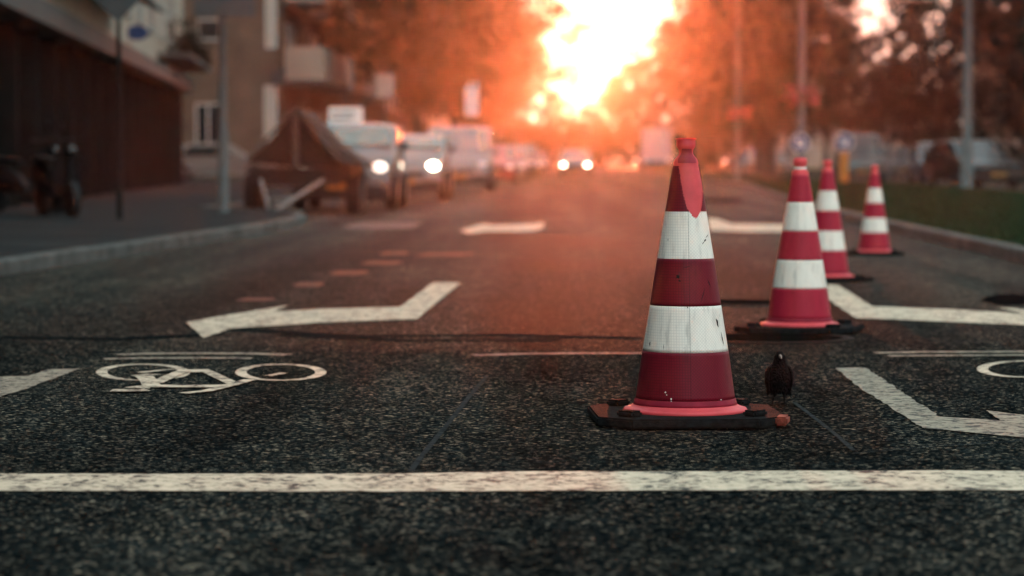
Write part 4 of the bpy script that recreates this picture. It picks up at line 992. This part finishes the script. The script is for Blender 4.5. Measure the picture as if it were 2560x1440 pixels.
# scooter in front of the arcade
def scooter(px, d, label, rz):
    p = ground_at(px, d); p.z = .116; t = thing('parked_scooter', label, 'scooter', p, rz, 'two-wheelers parked in front of the dark arcade')
    for y in (-.6, .6):
        bm = bmesh.new(); bmesh.ops.create_cone(bm, cap_ends=True, segments=28, radius1=.23, radius2=.23, depth=.10, matrix=Matrix.Translation((0, y, .23)) @ Matrix.Rotation(math.pi/2, 4, 'Y')); w = link('wheel', bm, M['tyre'], t)
        bm = bmesh.new(); bmesh.ops.create_cone(bm, cap_ends=True, segments=20, radius1=.13, radius2=.13, depth=.112, matrix=Matrix.Translation((0, y, .23)) @ Matrix.Rotation(math.pi/2, 4, 'Y')); link('rim', bm, M['scooterblack'], w)
    def el(y, z, rx, ry, n=14): return [(rx*math.cos(2*math.pi*k/n), y, z+ry*math.sin(2*math.pi*k/n)) for k in range(n)]
    bm = bmesh.new(); loft(bm, [el(-.02, .32, .10, .05), el(.15, .42, .14, .14), el(.5, .50, .16, .18), el(.8, .58, .12, .14), el(.92, .62, .05, .05)])
    loft(bm, [el(-.05, .28, .15, .03), el(-.40, .28, .16, .03)]); link('body', bm, M['scooterblack'], t, True)
    bm = bmesh.new(); loft(bm, [[(x, -.42-.10*(z-.3)+ (0.02 if s else -.02), z) for x, z in ((-.2, .3), (.2, .3), (.23, .6), (.13, .92), (-.13, .92), (-.23, .6))] for s in (1, 0)]); link('leg_shield', bm, M['scooterblack'], t)
    bm = bmesh.new(); loft(bm, [el(.05, .72, .10, .04), el(.3, .74, .14, .05), el(.75, .76, .12, .05), el(.85, .76, .05, .03)]); link('seat', bm, M['scooterblack'], t, True)
    bm = bmesh.new(); tube(bm, [(0, -.6, .25), (0, -.48, .85), (0, -.46, 1.0)], .03, 8); tube(bm, [(-.32, -.40, 1.02), (0, -.47, 1.0), (.32, -.40, 1.02)], .018, 8); link('handlebar', bm, M['scooterblack'], t)
    bm = bmesh.new(); bmesh.ops.create_uvsphere(bm, u_segments=12, v_segments=8, radius=.08, matrix=Matrix.Translation((0, -.56, .86))); link('headlight', bm, M['glass'], t, True)
    for sx in (-1, 1):
        bm = bmesh.new(); tube(bm, [(sx*.2, -.42, 1.02), (sx*.28, -.44, 1.2)], .008, 6); bmesh.ops.create_uvsphere(bm, u_segments=10, v_segments=6, radius=.05, matrix=Matrix.Translation((sx*.28, -.44, 1.22)) @ Matrix.Diagonal((1, .3, .8, 1))); link('mirror', bm, M['scooterblack'], t)
scooter(140, 36, 'dark scooter with a blue shield parked before the arcade, nearest the camera', .5)
scooter(60, 38, 'black scooter parked behind the other one in the dark at far left', 1.0)
# ------------------------------------------------------------------ trees
def crown_mesh(seed, R, Hc, leaf, clumps, per, m):
    rnd = random.Random(seed); bm = bmesh.new(); n = 0
    lobes = []
    for i in range(clumps):
        while True:
            v = Vector((rnd.uniform(-1, 1), rnd.uniform(-1, 1), rnd.uniform(-1, 1)))
            if .30 < v.length < 1: break
        ang = math.atan2(v.y, v.x); k = 1+.22*math.sin(ang*3+seed)+.16*math.sin(ang*5+2*seed)+.12*math.sin(v.z*5+seed)
        z = v.z
        taper = 1 if z < .1 else (1-.45*(z-.1)**1.3)
        lobes.append((Vector((v.x*R*k*taper, v.y*R*k*taper, z*Hc)), rnd.uniform(.5, 1.15)))
    for c, s in lobes:
        for j in range(int(per*s*s)):
            d = Vector((rnd.gauss(0, .42), rnd.gauss(0, .42), rnd.gauss(0, .26)))*s
            if d.length > 1.5: continue
            p = c+d; a = Vector((rnd.uniform(-1, 1), rnd.uniform(-1, 1), rnd.uniform(-.6, .6))).normalized(); b = a.cross(Vector((rnd.uniform(-.4, .4), rnd.uniform(-.4, .4), 1))).normalized()
            l = leaf*rnd.uniform(.7, 1.4)
            bm.faces.new([bm.verts.new(p+a*l), bm.verts.new(p+b*l*.45), bm.verts.new(p-a*l*.8), bm.verts.new(p-b*l*.45)])
    me = bpy.data.meshes.new('crown'); bm.to_mesh(me); bm.free(); me.materials.append(m)
    return me, lobes
def trunk_mesh(seed, lobes, base_h, cz):
    rnd = random.Random(seed); bm = bmesh.new()
    top = Vector((rnd.uniform(-.3, .3), rnd.uniform(-.3, .3), cz))
    tube(bm, [(0, 0, 0), (0, 0, .3), (.05, 0, base_h*.5), (top.x*.5, top.y*.5, base_h), top], [.34, .25, .21, .18, .08], 12)
    for c, s in rnd.sample(lobes, min(22, len(lobes))):
        st = Vector((top.x*.4, top.y*.4, base_h*rnd.uniform(.75, 1.2))); en = c+Vector((0, 0, cz))
        tube(bm, [st, st.lerp(en, .5)+Vector((0, 0, .4)), en], [.10, .055, .02], 7)
    me = bpy.data.meshes.new('trunk'); bm.to_mesh(me); bm.free(); me.materials.append(M['bark'])
    return me
KINDS = []
for sd, R, Hc, bh, m, cl in ((1, 4.6, 4.6, 3.2, 'leafA', 120), (2, 4.2, 5.2, 3.0, 'leafA', 115), (3, 5.0, 5.4, 2.6, 'leafB', 150), (4, 4.4, 4.8, 2.8, 'leafB', 130)):
    cm, lb = crown_mesh(sd, R, Hc, .20, cl, 120, M[m]); cz = bh+Hc*.92
    KINDS.append((cm, trunk_mesh(sd, lb, bh, cz), cz))
def tree(k, x, y, sc, rz, label, group, sx=1.0):
    cm, tm, cz = KINDS[k]; t = thing('street_tree', label, 'tree', (x, y, .09), rz, group); t.scale = (sc*sx, sc*sx, sc)
    c = bpy.data.objects.new('crown', cm); COL.objects.link(c); c.parent = t; c.location.z = cz
    r = bpy.data.objects.new('trunk', tm); COL.objects.link(r); r.parent = t
LT = [(0, -6.6, 118, 1.05), (1, -7.2, 133, 1.1), (0, -6.3, 150, 1.1), (1, -6.6, 170, 1.15), (0, -6.4, 192, 1.15), (1, -6.2, 216, 1.15), (0, -6.2, 243, 1.15)]
ordn = ['nearest', 'second', 'third', 'fourth', 'fifth', 'sixth', 'seventh', 'eighth', 'ninth', 'tenth', 'eleventh', 'twelfth', 'thirteenth', 'fourteenth', 'fifteenth', 'sixteenth']
for i, (k, x, y, s) in enumerate(LT):
    tree(k, x, y, s, i*1.7+.4, f'leafy street tree on the left pavement, {ordn[i]} from the camera in its row', 'street trees along the left pavement')
RT = [(2, 8.3, 112, .84), (0, 9.4, 128, .98), (1, 10.2, 146, 1.0), (0, 10.4, 166, 1.0), (1, 10.5, 190, 1.0), (0, 10.6, 218, 1.0), (1, 5.4, 250, .74)]
for i, (k, x, y, s) in enumerate(RT):
    tree(k, x, y, s, i*2.3, f'leafy tree on the grass verge, {ordn[i]} from the camera in its row', 'trees along the grass verge')
DT = [(3, 17.8, 74, 1.0), (2, 20.4, 86, 1.05), (3, 18.9, 98, 1.0), (2, 19.5, 116, 1.05), (3, 18.2, 134, .74), (2, 19.0, 152, .58), (3, 18.5, 172, .62), (2, 18.5, 196, 1.0), (3, 18.0, 222, 1.0), (2, 18, 250, 1.0), (3, 18, 285, 1.0), (2, 24.5, 106, 1.1), (3, 25.5, 124, 1.1), (2, 26, 150, 1.1)]
for i, (k, x, y, s) in enumerate(DT):
    tree(k, x, y, s, i*1.3+2, f'dark dense tree across the service road, {ordn[i]} of that dark row', 'dark trees across the service road')
for i, x in enumerate((-14, -9, -4.7, -1.5, 2.0, 5.0, 8.7, 13, 18)):
    tree(i % 2, x, 262+i*2, (1.0, 1.05, .82, .56, .50, .70, .92, 1.0, 1.0)[i], i*2.1, f'tree closing the far end of the road, {ordn[i] if i else "leftmost"} from the left'.replace('leftmost from', 'first from'), 'trees closing the end of the road')
# woodland far behind the service road
rnd = random.Random(77); bm = bmesh.new()
for c in range(560):
    y = rnd.choice((rnd.uniform(180, 322), rnd.uniform(300, 322), rnd.uniform(180, 322))); x = rnd.uniform(30 if y < 299 else -40, 120 if y < 299 else 70); hh = rnd.uniform(5, 8) if y < 299 else rnd.uniform(3, 5)
    for j in range(34):
        p = Vector((x+rnd.gauss(0, 2.2), y+rnd.gauss(0, 2.2), hh*rnd.random()**.8+rnd.uniform(0, 1))); a = Vector((rnd.uniform(-1, 1), rnd.uniform(-1, 1), rnd.uniform(-1, 1))).normalized(); b = a.cross(Vector((.3, .2, 1))).normalized(); l = rnd.uniform(.5, 1.0)
        bm.faces.new([bm.verts.new(p+a*l), bm.verts.new(p+b*l*.6), bm.verts.new(p-a*l), bm.verts.new(p-b*l*.6)])
tag(link('woodland', bm, M['leafB']), 'dark woodland massed far behind the service road', 'woodland', kind='stuff')
# shrubs under the dark trees
def shrub(x, y, w, h, label, seed):
    rnd = random.Random(seed); bm = bmesh.new()
    for i in range(1500):
        v = Vector((rnd.gauss(0, .4), rnd.gauss(0, .4), rnd.uniform(0, 1)))
        if v.x**2+v.y**2 > (1-v.z*.5)**2: continue
        p = Vector((v.x*w, v.y*w*.6, v.z*h)); a = Vector((rnd.uniform(-1, 1), rnd.uniform(-1, 1), rnd.uniform(-1, 1))).normalized(); b = a.cross(Vector((.3, .2, 1))).normalized(); l = .12
        bm.faces.new([bm.verts.new(p+a*l), bm.verts.new(p+b*l*.5), bm.verts.new(p-a*l), bm.verts.new(p-b*l*.5)])
    o = link('shrub', bm, M['leafB']); o.location = (x, y, .09); tag(o, label, 'shrub', 'low shrubs beyond the service road')
for i in range(9):
    shrub(18.6+(i % 3)*1.3, 84+i*14, 2.2, 1.5+.3*(i % 3), f'low dark shrub beyond the service road, {ordn[i]} from the camera', 50+i)
# ------------------------------------------------------------------ haze
bm = bmesh.new(); box(bm, (-130, -25, -1.03), (130, 345, 34))
hm = bpy.data.materials.new('haze_air'); hm.use_nodes = True; hn = hm.node_tree; hn.nodes.clear()
ho = hn.nodes.new('ShaderNodeOutputMaterial'); pv = hn.nodes.new('ShaderNodeVolumePrincipled')
pv.inputs['Density'].default_value = HAZE_DENSITY; pv.inputs['Anisotropy'].default_value = HAZE_G; pv.inputs['Color'].default_value = (.95, .90, .85, 1)
hn.links.new(pv.outputs[0], ho.inputs['Volume'])
hz = link('haze', bm, hm); tag(hz, 'warm evening haze hanging over the street', 'haze', kind='stuff')
